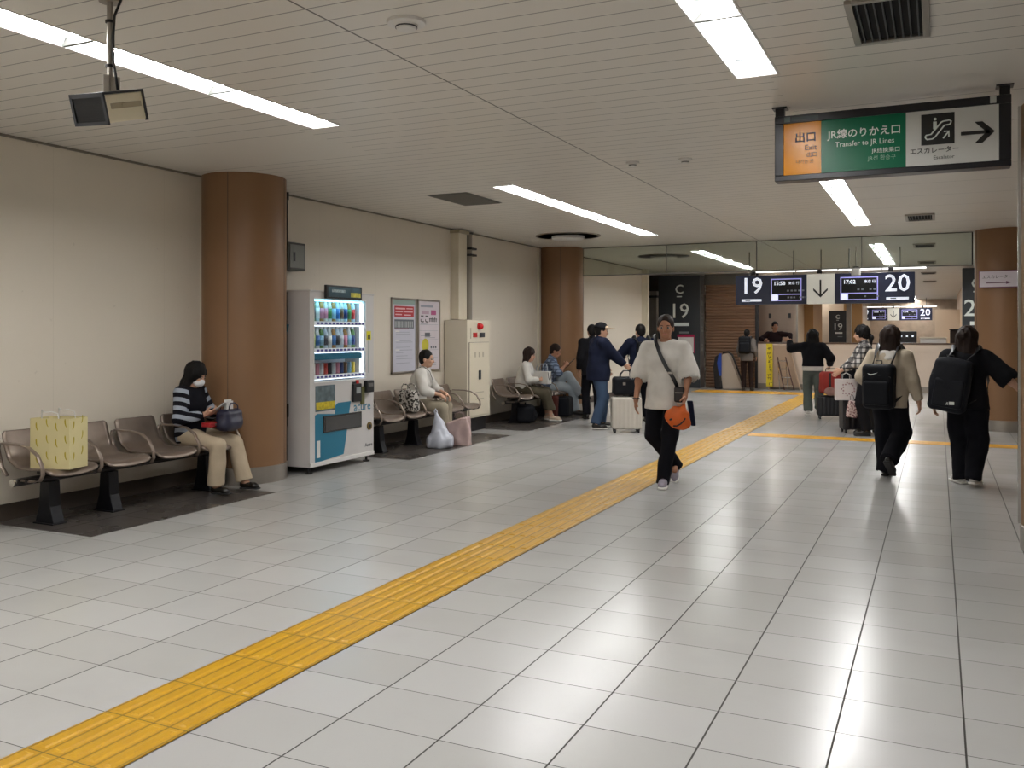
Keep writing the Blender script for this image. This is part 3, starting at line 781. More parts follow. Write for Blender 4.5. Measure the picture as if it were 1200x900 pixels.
# ------------------------------------------------------------------ sign on the far right pillar
t = thing('arrow_plate', 'small white framed escalator sign on the right brown pillar', 'sign', (0.72, 15.35, 2.2))
aa = Matrix.Translation((0.90, 15.8, 0)) @ Matrix.Rotation(math.radians(-12), 4, 'Z')
MB().box(-0.25, 0.29, -0.45, -0.425, 2.165, 2.425, M4=aa).build('frame', mat('sign_purple_frame', '#7a4860', 0.4), t, bevel=0.003)
fc = MB().box(-0.237, 0.277, -0.455, -0.45, 2.178, 2.412, M4=aa).build('face', mat('sign_lilac_white', '#cfc6ce', 0.4), t)
tx = text('エスカレーター', 0.058, INK, fc, (0, 0, 0)); tx.matrix_basis = mat_of(fc).inverted() @ aa @ Matrix.Translation((0.0, -0.458, 2.325)) @ Matrix.Rotation(math.pi / 2, 4, 'X')
MB().box(-0.15, 0.13, -0.458, -0.455, 2.232, 2.246, M4=aa).prism([(0.19, 2.239), (0.12, 2.262), (0.12, 2.216)], -0.458, -0.455, 'y', M4=aa).build('arrow', mat('arrow_purple', '#5c2f4c', 0.4), fc)

# ------------------------------------------------------------------ notice boards
def notice(y0, y1, lab, kind):
    t = thing('notice_board', lab, 'notice board', (XL, (y0 + y1) / 2, 0.93))
    z0, z1 = 0.93, 1.97; X = XL
    MB().box(X, X + 0.03, y0, y1, z1 - 0.025, z1).box(X, X + 0.03, y0, y1, z0, z0 + 0.025).box(X, X + 0.03, y0, y0 + 0.025, z0, z1).box(X, X + 0.03, y1 - 0.025, y1, z0, z1).build('frame', M['steel'], t, bevel=0.003)
    p = MB().box(X, X + 0.016, y0 + 0.02, y1 - 0.02, z0 + 0.02, z1 - 0.02).build('poster', mat('poster_' + kind, '#c3c3cf' if kind == 'a' else '#cdc5cb', 0.35, vary=0.03), t)
    Xf = X + 0.016
    def r(a, b, c, d, m, name='print'):   # fractions across and down
        W = y1 - y0 - 0.05; Hh = z1 - z0 - 0.05
        return MB().box(Xf, Xf + 0.001, y0 + 0.025 + a * W, y0 + 0.025 + b * W, z1 - 0.025 - d * Hh, z1 - 0.025 - c * Hh).build(name, m, p)
    dk = mat('print_dark', '#5c5f68', 0.5); md = mat('print_mid', '#9297a2', 0.5)
    if kind == 'a':
        r(0.02, 0.98, 0.0, 0.07, mat('print_teal', '#8fa39c', 0.5), 'header')
        rb = r(0.08, 0.93, 0.09, 0.24, mat('print_red', '#b02a34', 0.5), 'red_block')
        m2 = MB(); W = y1 - y0 - 0.05; Hh = z1 - z0 - 0.05
        for (a, b, c, d) in ((0.12, 0.55, 0.115, 0.135), (0.12, 0.45, 0.16, 0.175), (0.5, 0.88, 0.16, 0.175), (0.12, 0.4, 0.2, 0.215), (0.5, 0.8, 0.205, 0.22), (0.6, 0.88, 0.115, 0.13)):
            m2.box(Xf + 0.001, Xf + 0.0016, y0 + 0.025 + a * W, y0 + 0.025 + b * W, z1 - 0.025 - d * Hh, z1 - 0.025 - c * Hh)
        m2.build('print_lines', mat('print_pink', '#e3b9bb', 0.5), rb)
        tb = r(0.08, 0.93, 0.275, 0.40, dk, 'table')
        m2 = MB()
        for i in range(13): m2.box(Xf + 0.001, Xf + 0.0016, y0 + 0.025 + (0.10 + i * 0.063) * W, y0 + 0.025 + (0.125 + i * 0.063) * W, z1 - 0.025 - 0.385 * Hh, z1 - 0.025 - 0.30 * Hh)
        m2.build('table_columns', mat('print_pale', '#b5bbb9', 0.5), tb)
        r(0.08, 0.7, 0.402, 0.412, mat('print_red', '#b02a34', 0.5), 'rule')
        m2 = MB(); rnd = random.Random(5)
        for i, c in enumerate([0.45, 0.475, 0.57, 0.59, 0.66, 0.70, 0.735, 0.78, 0.82, 0.88]):
            b = rnd.uniform(0.45, 0.9); m2.box(Xf, Xf + 0.001, y0 + 0.025 + 0.15 * W, y0 + 0.025 + b * W, z1 - 0.025 - (c + 0.006) * Hh, z1 - 0.025 - c * Hh)
        m2.build('print_lines', md, p)
        m2 = MB()
        for c in (0.43, 0.555, 0.69): m2.box(Xf, Xf + 0.0012, y0 + 0.025 + 0.12 * W, y0 + 0.025 + 0.3 * W, z1 - 0.025 - (c + 0.02) * Hh, z1 - 0.025 - c * Hh)
        m2.build('white_box', M['white'], p)
    else:
        W = y1 - y0 - 0.05; Hh = z1 - z0 - 0.05
        r(0.1, 0.7, 0.06, 0.09, md, 'header')
        r(0.15, 0.5, 0.14, 0.19, mat('print_grey_pink', '#b59aaa', 0.5), 'header'); r(0.6, 0.85, 0.13, 0.20, mat('print_magenta', '#b0517f', 0.5), 'header')
        text('ここ', 0.13, INK, p, (Xf + 0.001, y0 + 0.025 + 0.28 * W, z1 - 0.025 - 0.265 * Hh), face='+x', bold=0.002)
        m2 = MB(); rnd = random.Random(9)
        for i in range(6):
            a = 0.52 + i * 0.065; m2.box(Xf, Xf + 0.001, y0 + 0.025 + a * W, y0 + 0.025 + (a + 0.03) * W, z1 - 0.025 - 0.30 * Hh, z1 - 0.025 - (0.235 + rnd.uniform(0, 0.03)) * Hh)
            m2.box(Xf, Xf + 0.001, y0 + 0.025 + (a - 0.01) * W, y0 + 0.025 + (a + 0.045) * W, z1 - 0.025 - 0.262 * Hh, z1 - 0.025 - 0.252 * Hh)
        m2.build('printed_characters', INK, p)
        m2 = MB()
        for c in (0.34, 0.43, 0.56, 0.71, 0.82): m2.box(Xf, Xf + 0.001, y0 + 0.025 + 0.05 * W, y0 + 0.025 + 0.95 * W, z1 - 0.025 - (c + 0.004) * Hh, z1 - 0.025 - c * Hh)
        for c, a, b in ((0.33, 0.1, 0.45), (0.5, 0.1, 0.6), (0.53, 0.3, 0.8), (0.76, 0.2, 0.7), (0.90, 0.6, 0.85), (0.93, 0.5, 0.85)): m2.box(Xf, Xf + 0.001, y0 + 0.025 + a * W, y0 + 0.025 + b * W, z1 - 0.025 - (c + 0.008) * Hh, z1 - 0.025 - c * Hh)
        m2.build('print_lines', md, p)
        MB().cyl((Xf, y0 + 0.025 + 0.32 * W, z1 - 0.025 - 0.64 * Hh), (Xf + 0.0015, y0 + 0.025 + 0.32 * W, z1 - 0.025 - 0.64 * Hh), 0.095, n=28).build('yellow_circle', mat('print_yellow', '#bdb437', 0.5), p)
        m2 = MB()
        for i in range(3): m2.box(Xf, Xf + 0.001, y0 + 0.025 + (0.58 + i * 0.11) * W, y0 + 0.025 + (0.65 + i * 0.11) * W, z1 - 0.025 - 0.69 * Hh, z1 - 0.025 - 0.655 * Hh)
        m2.build('printed_characters', dk, p)
        MB().box(Xf, Xf + 0.001, y0 + 0.025 + 0.3 * W, y0 + 0.025 + 0.55 * W, z1 - 0.025 - 0.52 * Hh, z1 - 0.025 - 0.46 * Hh).build('dark_figure', dk, p)
    return t
notice(10.35, 10.99, 'steel framed notice board with a red heading block above bench', 'a')
notice(11.03, 11.66, 'steel framed notice board with a yellow circle above bench', 'b')

# ------------------------------------------------------------------ wall meter box, hydrant cabinet, pipes
t = thing('switch_box', 'small dark grey box on the wall above the vending machine', 'electrical box', (XL, 8.13, 2.19))
MB().box(XL, -6.5, 7.97, 8.28, 2.19, 2.50).build('housing', mat('switch_grey', '#3f403c', 0.5, 0.2), t, bevel=0.006)
MB().box(-6.5, -6.492, 8.0, 8.25, 2.215, 2.475).build('lid', mat('switch_lid', '#74746e', 0.45, 0.2), t, bevel=0.003)
MB().box(-6.492, -6.485, 8.06, 8.085, 2.29, 2.39).build('lever', M['black'], t)
t = thing('conduit', 'dark conduit from the ceiling down to the grey wall box', 'pipe', (-6.62, 8.1, H))
MB().cyl((-6.62, 8.10, H), (-6.62, 8.10, 2.50), 0.014, n=10).build('pipe', M['dgrey'], t, auto=40)
MB().lathe([(0.024, 2.985), (0.024, H)], (-6.62, 8.10, 0), 12).build('collar', M['black'], t)
t = thing('power_cable', 'black cable hanging from the grey wall box behind the vending machine', 'cable', (-6.64, 8.1, 2.2))
MB().tube([(-6.63, 8.10, 2.19), (-6.65, 8.08, 2.12), (-6.67, 8.02, 2.0), (-6.68, 7.97, 1.9), (-6.685, 7.95, 1.75)], 0.007, 8).build('cable', M['black'], t, smooth=True)

t = thing('hydrant_cabinet', 'tall cream fire hydrant cabinet with a red lamp beside the second bench', 'cabinet', (-6.5, 12.17, 0))
MB().box(XL + 0.015, -6.3, 11.80, 12.55, 0.21, 1.68).build('body', M['offwhite'], t, bevel=0.006)
MB().box(XL + 0.015, -6.36, 11.85, 12.52, 0.0, 0.21).build('plinth', M['black'], t)
d = MB().box(-6.3, -6.288, 11.86, 12.50, 0.24, 1.34).build('door', mat('cabinet_door', '#d9cfba', 0.45), t, bevel=0.004)
MB().box(-6.288, -6.27, 12.14, 12.21, 0.78, 0.92).build('handle', M['dgrey'], d, bevel=0.01)
MB().box(-6.3, -6.292, 11.855, 11.862, 0.24, 1.34).box(-6.3, -6.292, 11.86, 12.5, 1.338, 1.345).build('door_gap', M['base'], t)
v = MB()
for i in range(3): v.box(-6.289, -6.2865, 12.02 + i * 0.13, 12.06 + i * 0.13, 1.12, 1.20)
for zz in (0.58, 0.48): v.box(-6.289, -6.2865, 12.05, 12.32, zz, zz + 0.015)
v.build('faint_print', mat('cabinet_print', '#b8ae9a', 0.5), d)
MB().lathe([(0.0, 0.075), (0.03, 0.07), (0.045, 0.045), (0.05, 0.0)], n=18, M4=Matrix.Translation((-6.3, 12.17, 1.585)) @ Matrix.Rotation(math.pi / 2, 4, 'Y')).build('alarm_lamp', mat('alarm_red', '#d01c22', 0.25), t, smooth=True)
MB().box(-6.3, -6.29, 11.99, 12.11, 1.42, 1.49).build('alarm_button', M['red'], t)
MB().box(-6.3, -6.29, 12.20, 12.36, 1.42, 1.49).build('name_plate', M['dgrey'], t)
MB().box(-6.3, -6.292, 11.90, 11.93, 1.4, 1.56).build('name_plate', mat('plate_pale', '#c5bda9', 0.5), t)
t = thing('wall_duct', 'cream square duct on the wall above the hydrant cabinet', 'duct', (-6.6, 12.2, 1.68))
MB().box(XL + 0.001, -6.56, 12.02, 12.28, 1.69, H - 0.022).build('cover', M['offwhite'], t, bevel=0.004)
MB().box(XL + 0.001, -6.53, 11.99, 12.31, H - 0.07, H - 0.022).build('collar', mat('duct_collar', '#a89f86', 0.5), t)
t = thing('wall_pipe', 'grey vertical pipe with two dark clamps beside the cream duct', 'pipe', (-6.6, 12.5, 1.68))
MB().cyl((-6.62, 12.45, 1.68), (-6.62, 12.45, H - 0.03), 0.055, n=18).build('pipe', mat('pipe_grey', '#8c857a', 0.45), t, auto=40)
MB().lathe([(0.075, H - 0.05), (0.075, H - 0.02)], (-6.62, 12.45, 0), 18).build('collar', M['dgrey'], t)
for z in (2.78, 2.68): MB().box(XL + 0.001, -6.53, 12.38, 12.56, z, z + 0.03).build('clamp', M['black'], t, bevel=0.004)

# ------------------------------------------------------------------ benches
SX = [(-6.585, 0.725), (-6.575, 0.70), (-6.545, 0.60), (-6.51, 0.52), (-6.455, 0.465), (-6.37, 0.437), (-6.25, 0.43), (-6.13, 0.44), (-6.06, 0.437), (-6.025, 0.415), (-6.02, 0.395)]
def seat_mesh():
    def fn(u, v):
        i = u * (len(SX) - 1); a = int(min(i, len(SX) - 2)); f = i - a
        x = SX[a][0] * (1 - f) + SX[a + 1][0] * f; z = SX[a][1] * (1 - f) + SX[a + 1][1] * f
        w = 0.22 - 0.03 * max(0, (0.12 - u) / 0.12) ** 2 - 0.03 * max(0, (u - 0.85) / 0.15) ** 2
        s = (v - 0.5) * 2
        dish = 0.022 * s * s
        return (x + (dish if u < 0.45 else 0) * 0.9, s * w, z + (dish * 0.9 if u > 0.35 else dish * 0.3))
    return MB().grid(fn, 24, 12)
def bench(lab, seats, legs, y0, y1, arms):
    t = thing('waiting_bench', lab, 'bench', (-6.3, (y0 + y1) / 2, 0))
    for y in seats:
        s = seat_mesh(); s.v = [(a, b + y, c) for a, b, c in s.v]
        s.build('seat', M['seat'], t, smooth=True, thick=0.018)
        MB().box(-6.36, -6.24, y - 0.07, y + 0.07, 0.395, 0.425).build('seat_bracket', M['beam'], t)
    for y in arms:
        w = [(-6.44, 0.40), (-6.50, 0.46), (-6.545, 0.60), (-6.535, 0.635), (-6.50, 0.645), (-6.30, 0.642), (-6.19, 0.625), (-6.10, 0.575), (-6.045, 0.49), (-6.04, 0.43), (-6.07, 0.385), (-6.14, 0.372), (-6.30, 0.375)]
        MB().tube([(a, y, b) for a, b in w], 0.009, 8, flat=((1, 0, 0.5), 0.019)).build('armrest', M['seat'], t, smooth=True)
    MB().box(-6.34, -6.27, y0, y1, 0.335, 0.385).build('beam', M['beam'], t, bevel=0.006)
    MB().cyl((-6.20, y0 + 0.02, 0.375), (-6.20, y1 - 0.02, 0.375), 0.014, n=10).build('rod', M['beam'], t)
    for y in (y0, y1): MB().cyl((-6.305, y - 0.02, 0.36), (-6.305, y + 0.02, 0.36), 0.03, n=14).build('end_cap', M['chrome'], t)
    for y in legs:
        mb = MB().prism([(-6.35, 0.335), (-6.25, 0.335), (-6.235, 0.14), (-6.195, 0.015), (-6.195, 0.0015), (-6.405, 0.0015), (-6.405, 0.015), (-6.365, 0.14)], y - 0.05, y + 0.05, 'y')
        mb.build('leg', M['leg'], t, bevel=0.006)
        MB().box(-6.415, -6.185, y - 0.065, y + 0.065, 0.0013, 0.012).build('foot_plate', M['leg'], t, bevel=0.003)
    return t
bench('brown metal waiting bench with four seats left of the near brown pillar', [4.86, 5.39, 5.92, 6.44], [4.86, 5.42, 6.52], 4.56, 6.72, [4.60, 5.125, 5.655, 6.18, 6.705])
bench('metal waiting bench right of the vending machine under the notice boards', [9.40, 9.92, 10.44, 10.96, 11.46], [9.45, 10.28, 11.3], 9.1, 11.76, [9.14, 9.66, 10.18, 10.70, 11.21, 11.72])
bench('metal waiting bench between the hydrant cabinet and the far brown pillar', [13.36, 13.9, 14.44, 14.96], [13.5, 14.7], 13.06, 15.24, [13.09, 13.63, 14.17, 14.70, 15.22])

# ------------------------------------------------------------------ vending machine
VX = -5.95; VY0, VY1 = 7.65, 8.83; VZ0, VZ1 = 0.075, 1.925
t = thing('vending_machine', 'white drink vending machine with teal shapes and a lit display window', 'vending machine', (-6.3, 8.24, 0))
VW = mat('machine_white', '#cbc8c6', 0.35, vary=0.03, coat=0.2); TEAL = mat('machine_teal', '#1f7390', 0.4)
wy0, wy1 = pX(368, 400, VX)[1], pX(428, 400, VX)[1]
wz1 = pX(368, 350, VX)[2]; wz0 = pX(368, 448, VX)[2]
BX = -6.64
vmb = MB()
vmb.box(BX, VX - 0.30, VY0, VY1, VZ0, VZ1)                       # back block
vmb.box(VX - 0.30, VX, VY0, wy0, VZ0, VZ1); vmb.box(VX - 0.30, VX, wy1, VY1, VZ0, VZ1)
vmb.box(VX - 0.30, VX, wy0, wy1, wz1, VZ1); vmb.box(VX - 0.30, VX, wy0, wy1, VZ0, wz0)
vmb.build('cabinet', VW, t)
MB().box(BX - 0.002, VX + 0.008, VY0 - 0.006, VY1 + 0.006, VZ1, VZ1 + 0.018).build('top_cap', VW, t, bevel=0.004)
MB().box(VX - 0.02, VX + 0.012, VY0, VY1, VZ0 - 0.0, VZ0 + 0.045).build('kick_plate', M['white'], t, bevel=0.004)
MB().box(VX - 0.305, VX - 0.295, VY0 - 0.002, VY0, VZ0, VZ1).box(VX - 0.30, VX - 0.29, VY0 - 0.003, VY0, 0.5, 0.62).build('door_seam', M['dgrey'], t)
for x, y in ((VX - 0.06, VY0 + 0.06), (VX - 0.06, VY1 - 0.06), (BX + 0.06, VY0 + 0.06), (BX + 0.06, VY1 - 0.06)):
    MB().lathe([(0.04, 0), (0.04, 0.012), (0.014, 0.018), (0.014, 0.08)], (x, y, 0), 14).build('leveling_foot', M['black'], t)
# display cavity
VLIT = mat('cavity_white', '#e8eef4', 0.5)
MB().box(VX - 0.295, VX - 0.285, wy0, wy1, wz0, wz1).build('display_back', VLIT, t)
CY = emitter('display_light_cyan', (0.35, 0.78, 1.0), 5.0)
WL = emitter('display_light_white', (0.80, 0.88, 1.0), 5.0)
MB().box(VX - 0.10, VX - 0.03, wy0 + 0.02, wy1 - 0.02, wz1 - 0.02, wz1 - 0.008).build('top_light', CY, t)
MB().box(VX - 0.06, VX - 0.03, wy1 - 0.018, wy1 - 0.006, wz0 + 0.02, wz1 - 0.03).build('side_light', WL, t)
MB().box(VX - 0.012, VX - 0.008, wy0, wy1, wz0, wz1).build('window_pane', M['pane'], t)
fr = MB().box(VX - 0.005, VX + 0.006, wy0 - 0.012, wy0, wz0, wz1).box(VX - 0.005, VX + 0.006, wy1, wy1 + 0.012, wz0, wz1).box(VX - 0.005, VX + 0.006, wy0 - 0.012, wy1 + 0.012, wz1, wz1 + 0.012).box(VX - 0.005, VX + 0.006, wy0 - 0.012, wy1 + 0.012, wz0 - 0.012, wz0)
fr.build('window_frame', M['white'], t)
zrow = [pX(372, 379, VX)[2], pX(372, 411, VX)[2], pX(372, 442.5, VX)[2]]
BTN = emitter('button_blue', (0.02, 0.02, 0.10), 1.0)
for i, z in enumerate(zrow):
    sh = MB().box(VX - 0.28, VX - 0.012, wy0, wy1, z - 0.012, z + 0.018).box(VX - 0.02, VX + 0.004, wy0, wy1, z - 0.022, z + 0.024).build('shelf', VLIT, t)
    MB().box(VX - 0.03, VX - 0.02, wy0 + 0.01, wy1 - 0.01, z - 0.028, z - 0.022).build('shelf_light', WL, sh)
    for k in range(13):
        y = wy0 + 0.06 + k * (wy1 - wy0 - 0.11) / 12
        MB().rbox(-0.024, 0.024, -0.013, 0.013, 0, 0.006, 0.006, M4=Matrix.Translation((VX + 0.004, y, z + 0.002)) @ Matrix.Rotation(math.pi / 2, 4, 'Y') @ Matrix.Rotation(math.pi / 2, 4, 'Z') @ Matrix.Scale(0.82, 4)).build('button', BTN, sh)
tb = MB().box(VX - 0.08, VX - 0.012, wy0, wy1 - 0.05, zrow[1] - 0.10, zrow[1] - 0.035).build('teal_band', TEAL, t)
# large poster letters inside the middle shelf
# drinks
rnd = random.Random(21)
palette = ['#2f6fb3', '#d7dbe0', '#3f8a4a', '#c9342d', '#e2c23c', '#6d4a2c', '#1f3c7a', '#d98aa0', '#8fc0d8', '#a7b84a', '#f0efe9', '#3a3a40']
tops = [(zrow[0] + 0.02, 0.255, 'plastic drink bottle on the top shelf of the lit vending machine', 'bottle', 'bottles on the top shelf of the vending machine'),
        (zrow[1] + 0.02, 0.24, 'plastic drink bottle on the middle shelf of the lit vending machine', 'bottle', 'bottles on the middle shelf of the vending machine'),
        (zrow[2] + 0.02, 0.125, 'drink can on the bottom shelf of the lit vending machine', 'can', 'cans on the bottom shelf of the vending machine')]
ORD = ['first', 'second', 'third', 'fourth', 'fifth', 'sixth', 'seventh', 'eighth', 'ninth', 'tenth', 'eleventh', 'twelfth']
for (z, hh, lab, kd, grp) in tops:
    protos = []
    for k in range(12):
        y = wy0 + 0.07 + k * (wy1 - wy0 - 0.14) / 11
        c = palette[rnd.randrange(len(palette))]
        clear = ['#cfe3ee', '#b98a4a', '#dfe6e2', '#5f8f4a', '#e9e4d8'][rnd.randrange(5)]
        o = thing('drink_' + kd, '%s %s from the left on the %s shelf in the vending machine' % (ORD[k], kd, ('top', 'middle', 'bottom')[tops.index((z, hh, lab, kd, grp))]), kd, (VX - 0.13, y, z), group=grp)
        if kd == 'bottle':
            r = 0.031
            MB().lathe([(0, 0), (r, 0.003), (r, hh * 0.62), (r * 0.8, hh * 0.75), (0.013, hh * 0.88), (0.013, hh * 0.93)], n=14).build('body', mat('drink_' + clear[1:], clear, 0.25), o, world=False, smooth=True)
            MB().lathe([(r + 0.001, hh * 0.14), (r + 0.0015, hh * 0.58)], n=14).build('label_wrap', mat('wrap_' + c[1:], c, 0.4), o, world=False, smooth=True)
            MB().lathe([(0.016, hh * 0.90), (0.016, hh * 0.99), (0, hh)], n=12).build('bottle_cap', M['white'], o, world=False)
        else:
            r = 0.03
            MB().lathe([(0, 0), (r * 0.85, 0), (r, 0.008), (r, hh - 0.01), (r * 0.85, hh)], n=14).build('body', mat('wrap_' + c[1:], c, 0.35), o, world=False, smooth=True)
            MB().lathe([(r * 0.87, hh), (r * 0.87, hh + 0.002), (0, hh + 0.001)], n=14).build('can_lid', M['chrome'], o, world=False)
# front panel details (VX plane)
def vbox(xl, yt, yb, xr, th, name, m, par=None, off=0.0, **k):
    a = pX(xl, yt, VX); b = pX(xl, yb, VX); c = pX(xr, yt, VX)
    return MB().box(VX + off, VX + off + th, a[1], c[1], b[2], a[2]).build(name, m, par or t, **k)
ps = vbox(369.5, 452.5, 483, 392.5, 0.004, 'poster', mat('vm_poster', '#5f6f75', 0.35, vary=0.5, vscale=14), bevel=0.001)
a = pX(369.5, 472, VX); c = pX(392.5, 472, VX); b = pX(369.5, 482, VX)
MB().box(VX + 0.004, VX + 0.006, a[1] + 0.01, c[1] - 0.01, b[2] + 0.01, a[2]).build('poster_print', mat('vm_poster_yellow', '#cdb92b', 0.4, vary=0.35, vscale=30), ps)
tealpts = [(369, 487), (372, 485), (392.5, 485), (393, 475), (396, 472), (411, 470), (408.5, 487), (405, 516), (402.5, 532), (369, 543)]
MB().prism([(pX(x, y, VX)[1], pX(x, y, VX)[2]) for x, y in tealpts][::-1], VX + 0.0005, VX + 0.002, 'x').build('teal_shape', TEAL, t)
ol = vbox(378.5, 488, 507.5, 423, 0.012, 'outlet', mat('outlet_black', '#26282c', 0.2), bevel=0.004)
vbox(380.5, 490, 505.5, 421.5, 0.004, 'outlet_flap', mat('outlet_flap', '#4a4d51', 0.15, 0.3), ol, off=0.012, bevel=0.002)
vbox(412, 450, 471, 421.5, 0.03, 'coin_unit', M['blackp'], bevel=0.006)
vbox(415, 454, 461, 420, 0.004, 'coin_display', mat('coin_grey', '#9aa0a0', 0.4), off=0.03)
vbox(413, 447.5, 450, 419, 0.01, 'return_lamp', M['black'])
vbox(416.5, 445.5, 449.5, 419.5, 0.014, 'red_lamp', M['red'])
cr = vbox(426, 446, 460, 434.5, 0.05, 'card_reader', M['blackp'], bevel=0.008)
vbox(427.5, 449, 453, 433, 0.003, 'reader_mark', M['grey'], cr, off=0.05)
vbox(422, 453, 474, 426, 0.018, 'cash_slot', mat('slot_olive', '#5f6038', 0.4), bevel=0.004)
vbox(429.5, 388, 399, 434.5, 0.003, 'yellow_sticker', mat('sticker_yellow', '#d8cf2a', 0.4))
vbox(431, 392, 397.5, 433.5, 0.001, 'sticker_print', INK, off=0.003)
vbox(431, 399.5, 437, 432.5, 0.002, 'side_print', mat('panel_grey', '#aab0ae', 0.4))
a = pX(432.5, 499, VX)
MB().cyl((VX, a[1], a[2]), (VX + 0.012, a[1], a[2]), 0.045, n=24).build('lock', mat('lock_brass', '#7e6a3a', 0.4, 0.5), t)
MB().cyl((VX + 0.012, a[1], a[2]), (VX + 0.018, a[1], a[2]), 0.02, n=16).build('keyhole', M['black'], t)
a = pX(424.5, 476, VX)
text('acure', 0.15, TEAL, t, (VX + 0.001, a[1], a[2]), face='+x', name='brand_lettering', bold=0.001, sx=1.0)
a = pX(432, 521, VX)
text('Acure', 0.06, M['dgrey'], t, (VX + 0.001, a[1], a[2]), face='+x', name='small_lettering')
vbox(371, 517, 537, 375, 0.001, 'sticker', M['white'], off=0.002)
# side graphics
text('e', 0.22, mat('machine_navy', '#1b2b5c', 0.4), t, (-6.30, VY0 - 0.001, 1.73), face='-y', name='brand_lettering', bold=0.004)
MB().prism([(-6.64, 1.58), (-6.22, 1.58), (-6.27, 1.40), (-6.38, 1.20), (-6.64, 1.1)], VY0 - 0.002, VY0 - 0.0003, 'y').build('side_shape', TEAL, t)
MB().box(VX - 0.29, VX - 0.275, VY0 - 0.012, VY0, 0.60, 0.74).build('hinge', M['black'], t)
# header sign on the machine
t = thing('header_sign', 'small black framed advert sign on top of the vending machine', 'sign', (VX, 8.3, VZ1))
a = pX(381.5, 333.5, VX + 0.03); c = pX(423, 335, VX + 0.03); b = pX(381.5, 349.5, VX + 0.03)
MB().box(VX + 0.010, VX + 0.045, a[1], c[1], b[2], a[2]).box(VX - 0.04, VX + 0.012, a[1] + 0.1, c[1] - 0.1, VZ1 + 0.019, VZ1 + 0.03).build('frame', M['blackp'], t, bevel=0.008)
MB().box(VX + 0.045, VX + 0.048, a[1] + 0.03, c[1] - 0.03, b[2] + 0.02, a[2] - 0.02).build('face', mat('header_face', '#3d5a66', 0.3, vary=0.4, vscale=9), t)
MB().box(VX + 0.048, VX + 0.049, c[1] - 0.22, c[1] - 0.035, b[2] + 0.025, b[2] + 0.075).build('yellow_print', mat('header_yellow', '#c8c04a', 0.4, vary=0.5, vscale=30), t)
MB().box(VX + 0.048, VX + 0.049, a[1] + 0.09, a[1] + 0.33, b[2] + 0.07, b[2] + 0.10).build('pale_print', mat('header_pale', '#a9bcbf', 0.4, vary=0.5, vscale=40), t)
